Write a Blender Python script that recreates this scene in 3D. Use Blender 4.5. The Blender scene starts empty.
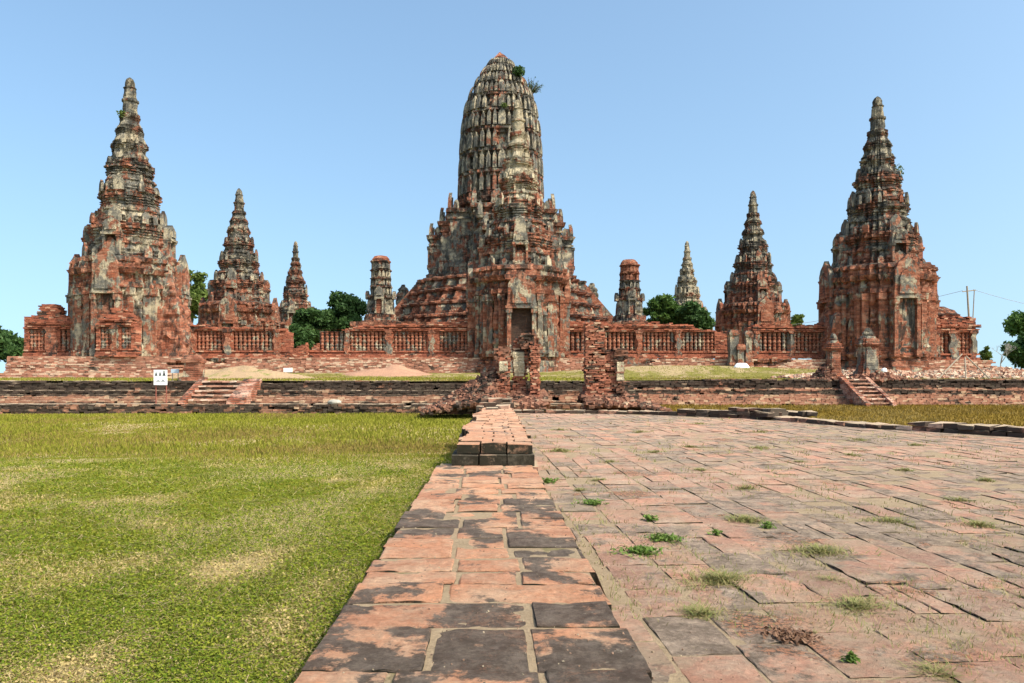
import bpy, bmesh, math, random
import numpy as np
from mathutils import Vector, noise as mn
random.seed(7); rng = np.random.default_rng(11)
S = bpy.context.scene
C = S.collection
R = math.radians
F, CX, HY, EYE = 781.0, 512.0, 373.0, 1.42

# ------------------------------------------------------------------ camera
cd = bpy.data.cameras.new('camera'); cam = bpy.data.objects.new('camera', cd); C.objects.link(cam)
cam.location = (0, 0, EYE); cam.rotation_euler = (R(90), 0, 0)
cd.sensor_width = 36; cd.lens = F/1024*36; cd.shift_y = (HY-341.5)/1024
cd.clip_start = 0.05; cd.clip_end = 12000
S.camera = cam
# ------------------------------------------------------------------ light
SUN_EL = 47; SUN_AZ = 122          # azimuth measured clockwise from +Y (view direction)
w = bpy.data.worlds.new('World'); S.world = w; w.use_nodes = True
wn = w.node_tree; wn.nodes.clear()
sk = wn.nodes.new('ShaderNodeTexSky'); sk.sky_type = 'NISHITA'; sk.sun_disc = False
sk.sun_elevation = R(SUN_EL); sk.sun_rotation = R(SUN_AZ)
sk.air_density = 1.0; sk.dust_density = 3.6; sk.ozone_density = .8; sk.altitude = 0
tcn = wn.nodes.new('ShaderNodeTexCoord'); mpn = wn.nodes.new('ShaderNodeMapping')     # hazeless tropical sky: pale band near the horizon held down
mpn.inputs['Scale'].default_value = (1, 1, .80); mpn.inputs['Location'].default_value = (0, 0, .13)
nrn = wn.nodes.new('ShaderNodeVectorMath'); nrn.operation = 'NORMALIZE'
wn.links.new(tcn.outputs['Generated'], mpn.inputs[0]); wn.links.new(mpn.outputs[0], nrn.inputs[0]); wn.links.new(nrn.outputs[0], sk.inputs[0])
bg = wn.nodes.new('ShaderNodeBackground'); bg.inputs[1].default_value = 0.15
wo = wn.nodes.new('ShaderNodeOutputWorld')
tint = wn.nodes.new('ShaderNodeVectorMath'); tint.operation = 'MULTIPLY'; tint.inputs[1].default_value = (1.08, 1.24, 1.22)
wn.links.new(sk.outputs[0], tint.inputs[0]); wn.links.new(tint.outputs[0], bg.inputs[0]); wn.links.new(bg.outputs[0], wo.inputs[0])
sd = bpy.data.lights.new('sun', 'SUN'); sd.energy = 3.5; sd.angle = R(0.55); sd.color = (1, .94, .82)
so = bpy.data.objects.new('sun', sd); C.objects.link(so)
to_sun = Vector((math.sin(R(SUN_AZ))*math.cos(R(SUN_EL)), math.cos(R(SUN_AZ))*math.cos(R(SUN_EL)), math.sin(R(SUN_EL))))
so.rotation_euler = to_sun.to_track_quat('Z', 'Y').to_euler()
so.location = to_sun*200
S.view_settings.view_transform = 'Standard'; S.view_settings.look = 'None'
S.view_settings.exposure = 0.62; S.view_settings.gamma = 1.0; S.view_settings.use_curve_mapping = False

# ------------------------------------------------------------------ helpers
TROT = R(2.86)
def front(px, Y0=59.0):                 # point of the temple's front line seen at px
    k = (px-CX)/F; X = k*Y0/(1-math.tan(TROT)*k); return X, Y0+math.tan(TROT)*X
def hz(py, Y): return EYE+(HY-py)/F*Y
def hx(px, Y): return (px-CX)/F*Y

def empty(name, label, cat, loc=(0,0,0), rz=0, group=None):
    o = bpy.data.objects.new(name, None); C.objects.link(o); o.empty_display_size = .5
    o.location = loc; o.rotation_euler = (0,0,rz)
    o['label'] = label; o['category'] = cat
    if group: o['group'] = group
    return o
def tag(o, label, cat, group=None):
    o['label'] = label; o['category'] = cat
    if group: o['group'] = group
    return o
def link(name, me, mat, parent=None, smooth=False, loc=None, rz=None):
    o = bpy.data.objects.new(name, me); C.objects.link(o)
    if mat and not me.materials: me.materials.append(mat)
    if parent: o.parent = parent
    if loc: o.location = loc
    if rz is not None: o.rotation_euler = (0,0,rz)
    if smooth: me.shade_smooth()
    return o
def mesh_np(name, V, Fq, col=None):
    """verts array, quad or tri index array, optional per-vertex colour"""
    V = np.asarray(V, dtype=np.float32).reshape(-1,3); Fq = np.asarray(Fq, dtype=np.int32)
    me = bpy.data.meshes.new(name); n, k = Fq.shape
    me.vertices.add(len(V)); me.vertices.foreach_set('co', V.ravel())
    me.loops.add(n*k); me.loops.foreach_set('vertex_index', Fq.ravel())
    me.polygons.add(n); me.polygons.foreach_set('loop_start', np.arange(0, n*k, k, dtype=np.int32))
    if col is not None:
        a = me.color_attributes.new('tint', 'FLOAT_COLOR', 'POINT')
        c = np.ones((len(V),4), dtype=np.float32); c[:,:3] = col; a.data.foreach_set('color', c.ravel())
    me.update(calc_edges=True); me.validate(); me.shade_flat(); return me

class Bricks:
    """collects many small boxes and links them as ONE mesh"""
    Q = np.array([[0,3,2,1],[4,5,6,7],[0,1,5,4],[1,2,6,5],[2,3,7,6],[3,0,4,7]])
    K = np.array([[-1,-1,-1],[1,-1,-1],[1,1,-1],[-1,1,-1],[-1,-1,1],[1,-1,1],[1,1,1],[-1,1,1]])*.5
    def __init__(s): s.b = []
    def add(s, x, y, z, sx, sy, sz, rz=0, rx=0, ry=0, t=None): s.b.append((x,y,z,sx,sy,sz,rz,rx,ry, random.random() if t is None else t))
    def build(s, name, mat, parent=None, jit=.008, **kw):
        A = np.array(s.b, dtype=float); n = len(A)
        P = Bricks.K[None]*A[:,None,3:6]
        P = P + rng.normal(0, jit, P.shape)
        for ax, ang in ((0, A[:,7]), (1, A[:,8]), (2, A[:,6])):
            c, sn = np.cos(ang)[:,None], np.sin(ang)[:,None]
            i, j = [(1,2),(2,0),(0,1)][ax]
            a, b = P[:,:,i].copy(), P[:,:,j].copy()
            P[:,:,i] = a*c-b*sn; P[:,:,j] = a*sn+b*c
        P += A[:,None,0:3]
        Fq = (Bricks.Q[None]+8*np.arange(n)[:,None,None]).reshape(-1,4)
        col = np.repeat(np.stack([A[:,9], rng.random(n), rng.random(n)],1), 8, 0)
        return link(name, mesh_np(name, P, Fq, col), mat, parent, **kw)

def box_mesh(bm, x0,x1,y0,y1,z0,z1):
    vs = [bm.verts.new(p) for p in ((x0,y0,z0),(x1,y0,z0),(x1,y1,z0),(x0,y1,z0),(x0,y0,z1),(x1,y0,z1),(x1,y1,z1),(x0,y1,z1))]
    for f in ((0,3,2,1),(4,5,6,7),(0,1,5,4),(1,2,6,5),(2,3,7,6),(3,0,4,7)): bm.faces.new([vs[i] for i in f])
def bm_link(name, bm, mat, parent=None, smooth=False, **kw):
    bmesh.ops.recalc_face_normals(bm, faces=bm.faces[:])
    me = bpy.data.meshes.new(name); bm.to_mesh(me); bm.free(); return link(name, me, mat, parent, smooth, **kw)
def tube(bm, pts, rads, n=8):
    prev = None
    pts = [Vector(p) for p in pts]
    for i, p in enumerate(pts):
        d = (pts[min(i+1,len(pts)-1)]-pts[max(i-1,0)]).normalized()
        u = d.cross(Vector((0,1,0.01)));
        if u.length < .05: u = d.cross(Vector((1,0,0)))
        u.normalize(); v = d.cross(u).normalized()
        ring = [bm.verts.new(p+(u*math.cos(a)+v*math.sin(a))*rads[i]) for a in [2*math.pi*k/n for k in range(n)]]
        if prev:
            for k in range(n): bm.faces.new((prev[k],prev[(k+1)%n],ring[(k+1)%n],ring[k]))
        else: bm.faces.new(ring[::-1])
        prev = ring
    bm.faces.new(prev)

# ------------------------------------------------------------------ node materials
class NM:
    def __init__(s, name):
        s.m = bpy.data.materials.new(name); s.m.use_nodes = True; s.t = s.m.node_tree; s.t.nodes.clear()
        s.o = s.t.nodes.new('ShaderNodeOutputMaterial'); s.b = s.t.nodes.new('ShaderNodeBsdfPrincipled')
        s.t.links.new(s.b.outputs[0], s.o.inputs[0]); s.b.inputs['Roughness'].default_value = .9
        s.b.inputs['Specular IOR Level'].default_value = .15
    def _in(s, sock, v):
        if isinstance(v, bpy.types.NodeSocket): s.t.links.new(v, sock)
        elif v is not None:
            if isinstance(v, (tuple, list)) and len(v) == 3 and sock.type == 'RGBA': v = (*v, 1)
            sock.default_value = v
    def pos(s):
        g = s.t.nodes.new('ShaderNodeNewGeometry'); return g.outputs['Position']
    def nrm(s):
        g = s.t.nodes.new('ShaderNodeNewGeometry'); return g.outputs['Normal']
    def sep(s, v):
        n = s.t.nodes.new('ShaderNodeSeparateXYZ'); s._in(n.inputs[0], v); return n.outputs
    def comb(s, x, y, z):
        n = s.t.nodes.new('ShaderNodeCombineXYZ')
        for i, v in enumerate((x,y,z)): s._in(n.inputs[i], v)
        return n.outputs[0]
    def math(s, op, a, b=None, clamp=False):
        n = s.t.nodes.new('ShaderNodeMath'); n.operation = op; n.use_clamp = clamp; s._in(n.inputs[0], a)
        if b is not None: s._in(n.inputs[1], b)
        return n.outputs[0]
    def vmul(s, v, k):
        n = s.t.nodes.new('ShaderNodeVectorMath'); n.operation = 'MULTIPLY'; s._in(n.inputs[0], v); n.inputs[1].default_value = k; return n.outputs[0]
    def noise(s, v, scale, detail=4, rough=.6, dist=0):
        n = s.t.nodes.new('ShaderNodeTexNoise'); s._in(n.inputs['Vector'], v); n.inputs['Scale'].default_value = scale
        n.inputs['Detail'].default_value = detail; n.inputs['Roughness'].default_value = rough; n.inputs['Distortion'].default_value = dist
        return n.outputs[0]
    def voro(s, v, scale, out=0, feature='F1'):
        n = s.t.nodes.new('ShaderNodeTexVoronoi'); n.feature = feature; s._in(n.inputs['Vector'], v); n.inputs['Scale'].default_value = scale; return n.outputs[out]
    def ramp(s, f, a, b):          # smooth 0..1 between a and b
        n = s.t.nodes.new('ShaderNodeMapRange'); n.interpolation_type = 'SMOOTHSTEP'; s._in(n.inputs[0], f)
        n.inputs[1].default_value = a; n.inputs[2].default_value = b; return n.outputs[0]
    def mix(s, f, a, b):
        n = s.t.nodes.new('ShaderNodeMix'); n.data_type = 'RGBA'; s._in(n.inputs[0], f); s._in(n.inputs[6], a); s._in(n.inputs[7], b); return n.outputs[2]
    def mulc(s, c, f):
        n = s.t.nodes.new('ShaderNodeMix'); n.data_type = 'RGBA'; n.blend_type = 'MULTIPLY'; n.inputs[0].default_value = 1; s._in(n.inputs[6], c)
        g = s.comb(f, f, f); s.t.links.new(g, n.inputs[7]); return n.outputs[2]
    def attr(s, name):
        n = s.t.nodes.new('ShaderNodeAttribute'); n.attribute_name = name; return n.outputs[0]
    def bump(s, h, strength=.5, dist=.05):
        n = s.t.nodes.new('ShaderNodeBump'); n.inputs['Strength'].default_value = strength; n.inputs['Distance'].default_value = dist
        s._in(n.inputs['Height'], h); s.t.links.new(n.outputs[0], s.b.inputs['Normal'])
    def col(s, c): s._in(s.b.inputs['Base Color'], c)

RED_A, RED_B, RED_C = (.37,.115,.060), (.19,.060,.036), (.42,.20,.125)
def ruin(name, plaster=.5, dark=.5, zlo=3, zhi=20, grad=.12, cream=.45, coarse=.1, seed=0, pink=0):
    """weathered brick with remains of plaster and black mould; plaster/dark = amount of it"""
    m = NM(name); P = m.pos(); x, y, z = m.sep(P)
    P2 = m.comb(m.math('ADD', x, seed*13.1), y, z)
    u = m.math('ADD', x, m.math('MULTIPLY', y, .8))
    bt = m.t.nodes.new('ShaderNodeTexBrick'); m._in(bt.inputs['Vector'], m.comb(u, z, 0.0))
    bt.inputs['Scale'].default_value = 1; bt.inputs['Brick Width'].default_value = .36; bt.inputs['Row Height'].default_value = coarse
    bt.inputs['Mortar Size'].default_value = .013; bt.inputs['Mortar Smooth'].default_value = .3; bt.inputs['Bias'].default_value = 0
    bt.inputs['Color1'].default_value = (*RED_A,1); bt.inputs['Color2'].default_value = (*RED_B,1); bt.inputs['Mortar'].default_value = (.13,.075,.05,1)
    c = m.mix(m.ramp(m.noise(m.vmul(P2,(1,1,2.2)), 1.6, 5, .65), .42, .68), bt.outputs[0], RED_C if not pink else (.62,.36,.26))
    # broken courses that run level: lighter and darker layers
    lay = m.noise(m.vmul(P2,(.5,.5,7)), 1.0, 4, .7)
    c = m.mulc(c, m.math('ADD', m.math('MULTIPLY', lay, 1.5), .28))
    zg = m.math('MULTIPLY', m.ramp(z, zlo, zhi), grad)
    # plaster
    pn = m.math('ADD', m.noise(P2, .62, 9, .72, .3), zg)
    pn = m.math('ADD', pn, m.math('MULTIPLY', m.math('SUBTRACT', m.noise(m.vmul(P2,(2.6,2.6,.5)), 1.2, 4, .6), .5), .35))
    lg = m.t.nodes.new('ShaderNodeAttribute'); lg.attribute_name = 'ledge'; lg = lg.outputs['Fac']
    pn = m.math('SUBTRACT', pn, m.math('MULTIPLY', lg, .09))
    th = .60-.22*plaster
    pm = m.ramp(pn, th, th+.05)
    pcol = m.mix(m.ramp(m.noise(P2, 1.1, 6, .7), .5-.25*(cream-.2), .66-.25*(cream-.2)), (.17,.155,.13), (.50,.41,.28))
    pcol = m.mulc(pcol, m.math('ADD', m.noise(P2, 5, 4, .7), .45))
    c = m.mix(pm, c, pcol)
    # mould: streaks running down, and on ledges
    st = m.noise(m.vmul(P2,(1.9,1.9,.55)), 1.0, 9, .78, .3)
    nz = m.sep(m.nrm())[2]
    st = m.math('ADD', st, m.math('MULTIPLY', m.ramp(nz, .35, .9), .12))
    st = m.math('ADD', st, m.math('MULTIPLY', zg, .4))
    st = m.math('ADD', st, m.math('MULTIPLY', lg, .05))
    dth = .66-.22*dark
    dm = m.math('MULTIPLY', m.ramp(st, dth, dth+.10), .86)
    c = m.mix(dm, c, (.034,.031,.027))
    m.col(c)
    h = m.math('ADD', m.math('MULTIPLY', bt.outputs[1], -.5), m.math('MULTIPLY', m.noise(P, 3.2, 6, .75), 1.6))
    h = m.math('ADD', h, m.math('MULTIPLY', pm, .35))
    m.bump(h, .9, .09)
    return m.m

def brickmat(name, dark=.35, pale=.3, ca=(.42,.14,.08), cb=(.24,.08,.05), cc=(.55,.34,.24), moss=(.030,.027,.022), zdark=None, dust=0.0):
    """separate bricks: each takes its colour from its own tint, with mould patches across them"""
    m = NM(name); P = m.pos(); t = m.sep(m.attr('tint'))
    c = m.mix(t[0], ca, cb)
    c = m.mix(m.ramp(t[1], 1-pale, 1-pale+.12), c, cc)
    c = m.mulc(c, m.math('ADD', m.noise(P, 9, 4, .7), .5))
    n = m.noise(m.vmul(P,(1,1,2.0)), .9, 7, .7, .3)
    n = m.math('ADD', n, m.math('MULTIPLY', m.math('SUBTRACT', t[2], .5), .16))
    if zdark:
        z = m.sep(P)[2]
        for (za, zb, amt) in zdark:
            zz = m.math('ADD', z, m.math('MULTIPLY', m.math('SUBTRACT', m.noise(P, 1.3, 4, .6), .5), .16))
            band = m.math('MULTIPLY', m.ramp(zz, za-.05, za+.03), m.math('SUBTRACT', 1.0, m.ramp(zz, zb-.03, zb+.05)))
            n = m.math('ADD', n, m.math('MULTIPLY', band, amt))
    th = .68-.24*dark
    c = m.mix(m.math('MULTIPLY', m.ramp(n, th, th+.09), .9), c, moss)
    up = m.ramp(m.sep(m.nrm())[2], .6, .9); c = m.mix(m.math('MULTIPLY', up, dust), c, (.46,.34,.23))
    m.col(c); m.bump(m.noise(P, 14, 5, .7), .6, .02); return m.m

def plain(name, c, rough=.8, var=.3, scale=4, spec=.2, metal=0):
    m = NM(name); n = m.noise(m.pos(), scale, 4, .6)
    m.col(m.mulc(c, m.math('ADD', m.math('MULTIPLY', n, var*2), 1-var)) if var else c)
    m.b.inputs['Roughness'].default_value = rough; m.b.inputs['Specular IOR Level'].default_value = spec; m.b.inputs['Metallic'].default_value = metal
    return m.m
def leafmat(name, ca, cb, trans=.25):
    m = NM(name); t = m.sep(m.attr('tint')); c = m.mix(t[0], ca, cb); m.col(c)
    m.b.inputs['Roughness'].default_value = .6; m.b.inputs['Specular IOR Level'].default_value = .2
    if trans:
        tr = m.t.nodes.new('ShaderNodeBsdfTranslucent'); m._in(tr.inputs[0], c)
        mx = m.t.nodes.new('ShaderNodeMixShader'); mx.inputs[0].default_value = trans
        m.t.links.new(m.b.outputs[0], mx.inputs[1]); m.t.links.new(tr.outputs[0], mx.inputs[2]); m.t.links.new(mx.outputs[0], m.o.inputs[0])
    return m.m

M = {}
M['spire'] = ruin('weathered plaster spire', .62, .74, 8, 24, .10, .42, seed=1)
M['spire_cream'] = ruin('cream spire with painted light', .72, .50, 8, 24, .06, .95, seed=23)  # sunlit look of the front spire put into a paler cream colour
M['meru_patched'] = ruin('brick body with large plaster areas', .58, .58, 6, 20, .10, .5, seed=22)
M['meru'] = ruin('half bare brick', .44, .62, 6, 20, .14, .45, seed=2)
M['meru_red'] = ruin('mostly bare brick', .28, .62, 6, 24, .34, .4, seed=3)
M['meru_grey'] = ruin('grey plastered spire', .84, .44, 6, 20, .1, .7, seed=4)
M['prang'] = ruin('dark weathered prang', .72, .74, 12, 34, .06, .42, seed=5)
M['prang_base'] = ruin('red prang base', .46, .52, 6, 12, .02, .35, seed=6)
M['small_prang'] = ruin('blackened small prang', .74, .66, 6, 12, .05, .45, seed=7)
M['red_cap'] = ruin('bare red brick cap', .05, .22, 6, 12, 0, .3, seed=8)
M['baluster'] = ruin('plaster baluster', .36, .50, 2, 8, 0, .5, seed=9)
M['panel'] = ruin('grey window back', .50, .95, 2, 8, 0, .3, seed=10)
M['door_shade'] = ruin('doorway with painted shade', .1, 1.6, 2, 8, 0, .1, seed=11)  # near-black colour stands in for the shade inside the doorway
M['pier'] = ruin('grey pier', .80, .46, 2, 8, 0, .3, seed=12)
M['gallery'] = brickmat('gallery brick', .50, .14, ca=(.37,.125,.070), cb=(.21,.070,.042), cc=(.45,.26,.17))
M['plinth'] = brickmat('pale plinth brick', .36, .36, ca=(.40,.185,.12), cb=(.26,.12,.08), cc=(.50,.34,.24), dust=.5)
M['terrace'] = brickmat('terrace brick', .42, .22, ca=(.32,.155,.095), cb=(.20,.10,.065), cc=(.42,.28,.18), zdark=[(-.05,.36,.19),(.60,.78,.22),(.80,1.12,.30)], dust=.7)
M['terrace_r'] = brickmat('right terrace brick', .38, .26, ca=(.35,.16,.10), cb=(.23,.11,.07), cc=(.42,.27,.17), zdark=[(.54,.70,.22),(.80,1.14,.30)], dust=.6)
M['rubble'] = brickmat('rubble brick', .62, .14, ca=(.27,.125,.08), cb=(.16,.075,.05), cc=(.36,.25,.17))
M['gate'] = brickmat('gate brick', .5, .2, ca=(.40,.15,.09), cb=(.24,.09,.055), cc=(.46,.29,.19))
M['kerb'] = brickmat('kerb brick', 1.15, .3, ca=(.36,.18,.12), cb=(.3,.15,.1), cc=(.55,.38,.28), dust=.75)
M['heap'] = brickmat('heap brick', .2, .5, ca=(.40,.21,.14), cb=(.28,.14,.09), cc=(.48,.36,.26))
M['stair'] = brickmat('stair brick', .18, .5, ca=(.46,.25,.17), cb=(.34,.18,.12), cc=(.56,.40,.30))
M['gate_plaster'] = ruin('cream gate plaster', 1.25, .34, 0, 3, 0, 1.1, seed=19)
M['creamplaster'] = plain('old cream plaster', (.60,.50,.31), .9, .35, 3)
M['trunk'] = plain('bark', (.12,.09,.065), .9, .4, 3)
M['leaf_dark'] = leafmat('dark leaves', (.030,.070,.020), (.075,.135,.035), .3)
M['leaf_mid'] = leafmat('mid leaves', (.06,.10,.02), (.15,.19,.04), .3)
M['leaf_weed'] = leafmat('weed leaves', (.08,.14,.02), (.17,.24,.05), .3)
M['leaf_olive'] = leafmat('olive dry leaves', (.34,.26,.12), (.17,.20,.05), .25)
M['leaf_brown'] = leafmat('brown dead leaves', (.12,.055,.03), (.22,.12,.07), .1)

# ------------------------------------------------------------------ redented towers
def plan_from(corners):
    """corners: convex corner points of one octant, from the face to the diagonal"""
    q = []
    for i, (a, b) in enumerate(corners):
        q.append((a, b))
        if i < len(corners)-1: q.append((corners[i+1][0], b))
    mir = [(b, a) for (a, b) in q[::-1]]
    if abs(q[-1][0]-q[-1][1]) < 1e-6: mir = mir[1:]
    quad = q+mir; out = []
    for k in range(4):
        for (a, b) in quad:
            for _ in range(k): a, b = -b, a
            out.append((a, b))
    return out
MERU = plan_from([(1,.27),(.92,.43),(.83,.57),(.70,.70)])
COB = plan_from([(1,.20),(.95,.38),(.86,.54),(.74,.74)])
RECT = [(1,-1),(1,1),(-1,1),(-1,-1)]
def offset_ring(plan, r, off, ry=None):
    n = len(plan); ry = r if ry is None else ry
    P = [(a*r, b*ry) for a, b in plan]; out = []
    for i in range(n):
        nrm = [0, 0]
        for (p, q) in ((P[i-1], P[i]), (P[i], P[(i+1) % n])):
            dx, dy = q[0]-p[0], q[1]-p[1]; L = math.hypot(dx, dy) or 1
            nx, ny = dy/L, -dx/L
            nrm[0] += nx; nrm[1] += ny
        # rectilinear corners: sum of the two unit normals is the mitre
        L2 = (nrm[0]**2+nrm[1]**2) or 1
        k = 2/L2
        out.append((P[i][0]+nrm[0]*off*k, P[i][1]+nrm[1]*off*k))
    return out
def stack(plan, rings, step=.28, amp=.05, pit=.03, seed=0, cap=True, layer=.16, ry=None, zmax=.3, lean=(0,0)):
    """rings: (z, r, off). Dense eroded shell around the stacked outline."""
    base = offset_ring(plan, max(r for _, r, _ in rings), 0, None if ry is None else ry); pd = min(.16, .22*max(math.hypot(*q) for q in base))
    if max(math.hypot(*q) for q in base) < .9: pd = .03
    n = len(plan); segs = []
    for i in range(n):
        p, q = base[i], base[(i+1) % n]; segs.append(max(1, int(round(math.hypot(q[0]-p[0], q[1]-p[1])/step))))
    zs = []
    for (z0,r0,o0),(z1,r1,o1) in zip(rings[:-1], rings[1:]):
        m = max(1, int(round((z1-z0)/zmax)))
        for j in range(m): t = j/m; zs.append((z0+(z1-z0)*t, r0+(r1-r0)*t, o0+(o1-o0)*t))
    zs.append(rings[-1])
    V = []; N = sum(segs); z00 = rings[0][0]; H = rings[-1][0]-z00; LG = []; omax = max(.04, max(o for _, _, o in rings)); rz_ = [q[0] for q in rings]
    for (z, r, o) in zs:
        ryy = None if ry is None else ry*r/max(q[1] for q in rings)
        ring = offset_ring(plan, r, o, ryy)
        for i in range(n):
            p, q = ring[i], ring[(i+1) % n]
            for j in range(segs[i]):
                t = j/segs[i]; x = p[0]+(q[0]-p[0])*t; y = p[1]+(q[1]-p[1])*t
                L = math.hypot(x, y) or 1
                zl = round(z/layer)
                k1 = mn.noise(Vector((x*.55+seed*7.3, y*.55, z*.45)))
                k2 = mn.noise(Vector((x*2.1+seed*3.1, y*2.1, zl*.9)))
                d = amp*(1.1*k1+1.2*k2)-amp*.3
                h = mn.cell(Vector((x/.45+seed*5.7+50, y/.45+50, z/.3)))
                if h < pit: d -= pd
                zz = z+mn.noise(Vector((x*1.3, y*1.3, z+seed)))*amp*.7
                tt = (z-z00)/H if H else 0
                V.append((x+x/L*d+lean[0]*tt, y+y/L*d+lean[1]*tt, zz)); LG.append(max(0, min(1, o/omax*1.2)))
    Fq = []
    for a in range(len(zs)-1):
        for k in range(N):
            k2 = (k+1) % N; Fq.append((a*N+k, a*N+k2, (a+1)*N+k2, (a+1)*N+k))
    V = list(V); me = bpy.data.meshes.new('stack')
    if cap:
        zt, rt, ot = rings[-1]; V.append((lean[0], lean[1], zt+amp*.5)); c = len(V)-1; o = (len(zs)-1)*N
        Fq += [(o+k, o+(k+1) % N, c) for k in range(N)]
    me.from_pydata(V, [], Fq); me.update(); LG += [0]*(len(V)-len(LG)); at_ = me.attributes.new('ledge', 'FLOAT', 'POINT'); at_.data.foreach_set('value', np.array(LG, dtype=np.float32)); return me
def leaf_slab(bm, base, out, w, h, t, tip=.0, curl=.0, halves=True):
    """pointed-arch antefix: base centre, outward unit vector (x,y), width, height, thickness"""
    ox, oy = out; tx, ty = -oy, ox
    prof = [(-.5,0),(-.46,.30),(-.46,.62),(-.34,.80),(-.12,.93),(0,1.04),(.12,.93),(.34,.80),(.46,.62),(.46,.30),(.5,0)]
    A = []; B = []
    for (a, b) in prof:
        lean = curl*b*b
        for lst, d in ((A, t/2),(B, -t/2)):
            x = base[0]+tx*a*w+ox*(d+lean); y = base[1]+ty*a*w+oy*(d+lean); lst.append(bm.verts.new((x, y, base[2]+b*h+random.uniform(-.02,.02))))
    bm.faces.new(A); bm.faces.new(B[::-1]); n = len(A)
    for i in range(n): bm.faces.new((A[i], B[i], B[(i+1) % n], A[(i+1) % n]))
def tier_rings(z0, z1, r, foot=.10, corn=.20, taper=.97, mid=False):
    H = z1-z0; c = min(corn, H*.16); f = min(foot, H*.12); R_ = [(z0, r, f*2.0)]
    def led(a, b, o, t=1.0): R_.extend([(z0+H*a, r*t, o), (z0+H*b, r*t, o)])
    led(.005,.06,f*2.0); led(.065,.10,f*.8); led(.105,.15,f*1.4); led(.155,.19,f*.3); led(.195,.23,f*.8); led(.235,.24,0)
    if mid:
        k = (1+taper)/2; led(.36,.40,.0,k*1.01); led(.405,.45,c*.7,k); led(.455,.49,c*.3,k*.99)
    R_.append((z0+H*.60, r*taper, 0))
    led(.605,.64,c*.45,taper); led(.645,.68,0,taper); led(.685,.72,c*.6,taper); led(.725,.76,c*.15,taper); led(.765,.80,c*.8,taper); led(.805,.83,c*.4,taper); led(.835,.90,c*1.3,taper); led(.905,.94,c*.7,taper); led(.945,1.0,c*.9,taper)
    return R_
def niche(parent, mat, matin, out, dist, w, z0, h, depth=.5, name='false_door'):
    """pointed false door standing against a face: pilasters, lintel, pediment and sunk back"""
    ox, oy = out; tx, ty = -oy, ox
    def bx(bm, a0, a1, d0, d1, za, zb):
        vs = []
        for z in (za, zb):
            for (a, d) in ((a0,d0),(a1,d0),(a1,d1),(a0,d1)): vs.append(bm.verts.new((tx*a+ox*(dist+d), ty*a+oy*(dist+d), z)))
        for f in ((0,3,2,1),(4,5,6,7),(0,1,5,4),(1,2,6,5),(2,3,7,6),(3,0,4,7)): bm.faces.new([vs[i] for i in f])
    bm = bmesh.new(); H = h*.60
    for s in (-1, 1):
        bx(bm, s*w*.5-.16*w*.5, s*w*.5+.16*w*.5, -.3, depth, z0, z0+H)
        bx(bm, s*w*.5-.24*w*.5, s*w*.5+.24*w*.5, -.3, depth+.08, z0, z0+H*.12)
        bx(bm, s*w*.5-.24*w*.5, s*w*.5+.24*w*.5, -.3, depth+.08, z0+H*.9, z0+H)
    bx(bm, -w*.66, w*.66, -.3, depth+.12, z0+H, z0+H+.16)
    bx(bm, -w*.60, w*.60, -.3, depth+.02, z0+H+.16, z0+H+.3)
    d = bm_link(name, bm, mat, parent)
    bm = bmesh.new(); leaf_slab(bm, (ox*(dist+depth*.5), oy*(dist+depth*.5), z0+H+.3), out, w*1.18, h*.40, depth*.9)
    leaf_slab(bm, (ox*(dist+depth), oy*(dist+depth), z0+H+.32), out, w*.8, h*.27, .22)
    bm_link('pediment', bm, mat, d)
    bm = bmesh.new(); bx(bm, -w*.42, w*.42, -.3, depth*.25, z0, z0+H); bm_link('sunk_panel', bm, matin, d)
    return d

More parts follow.
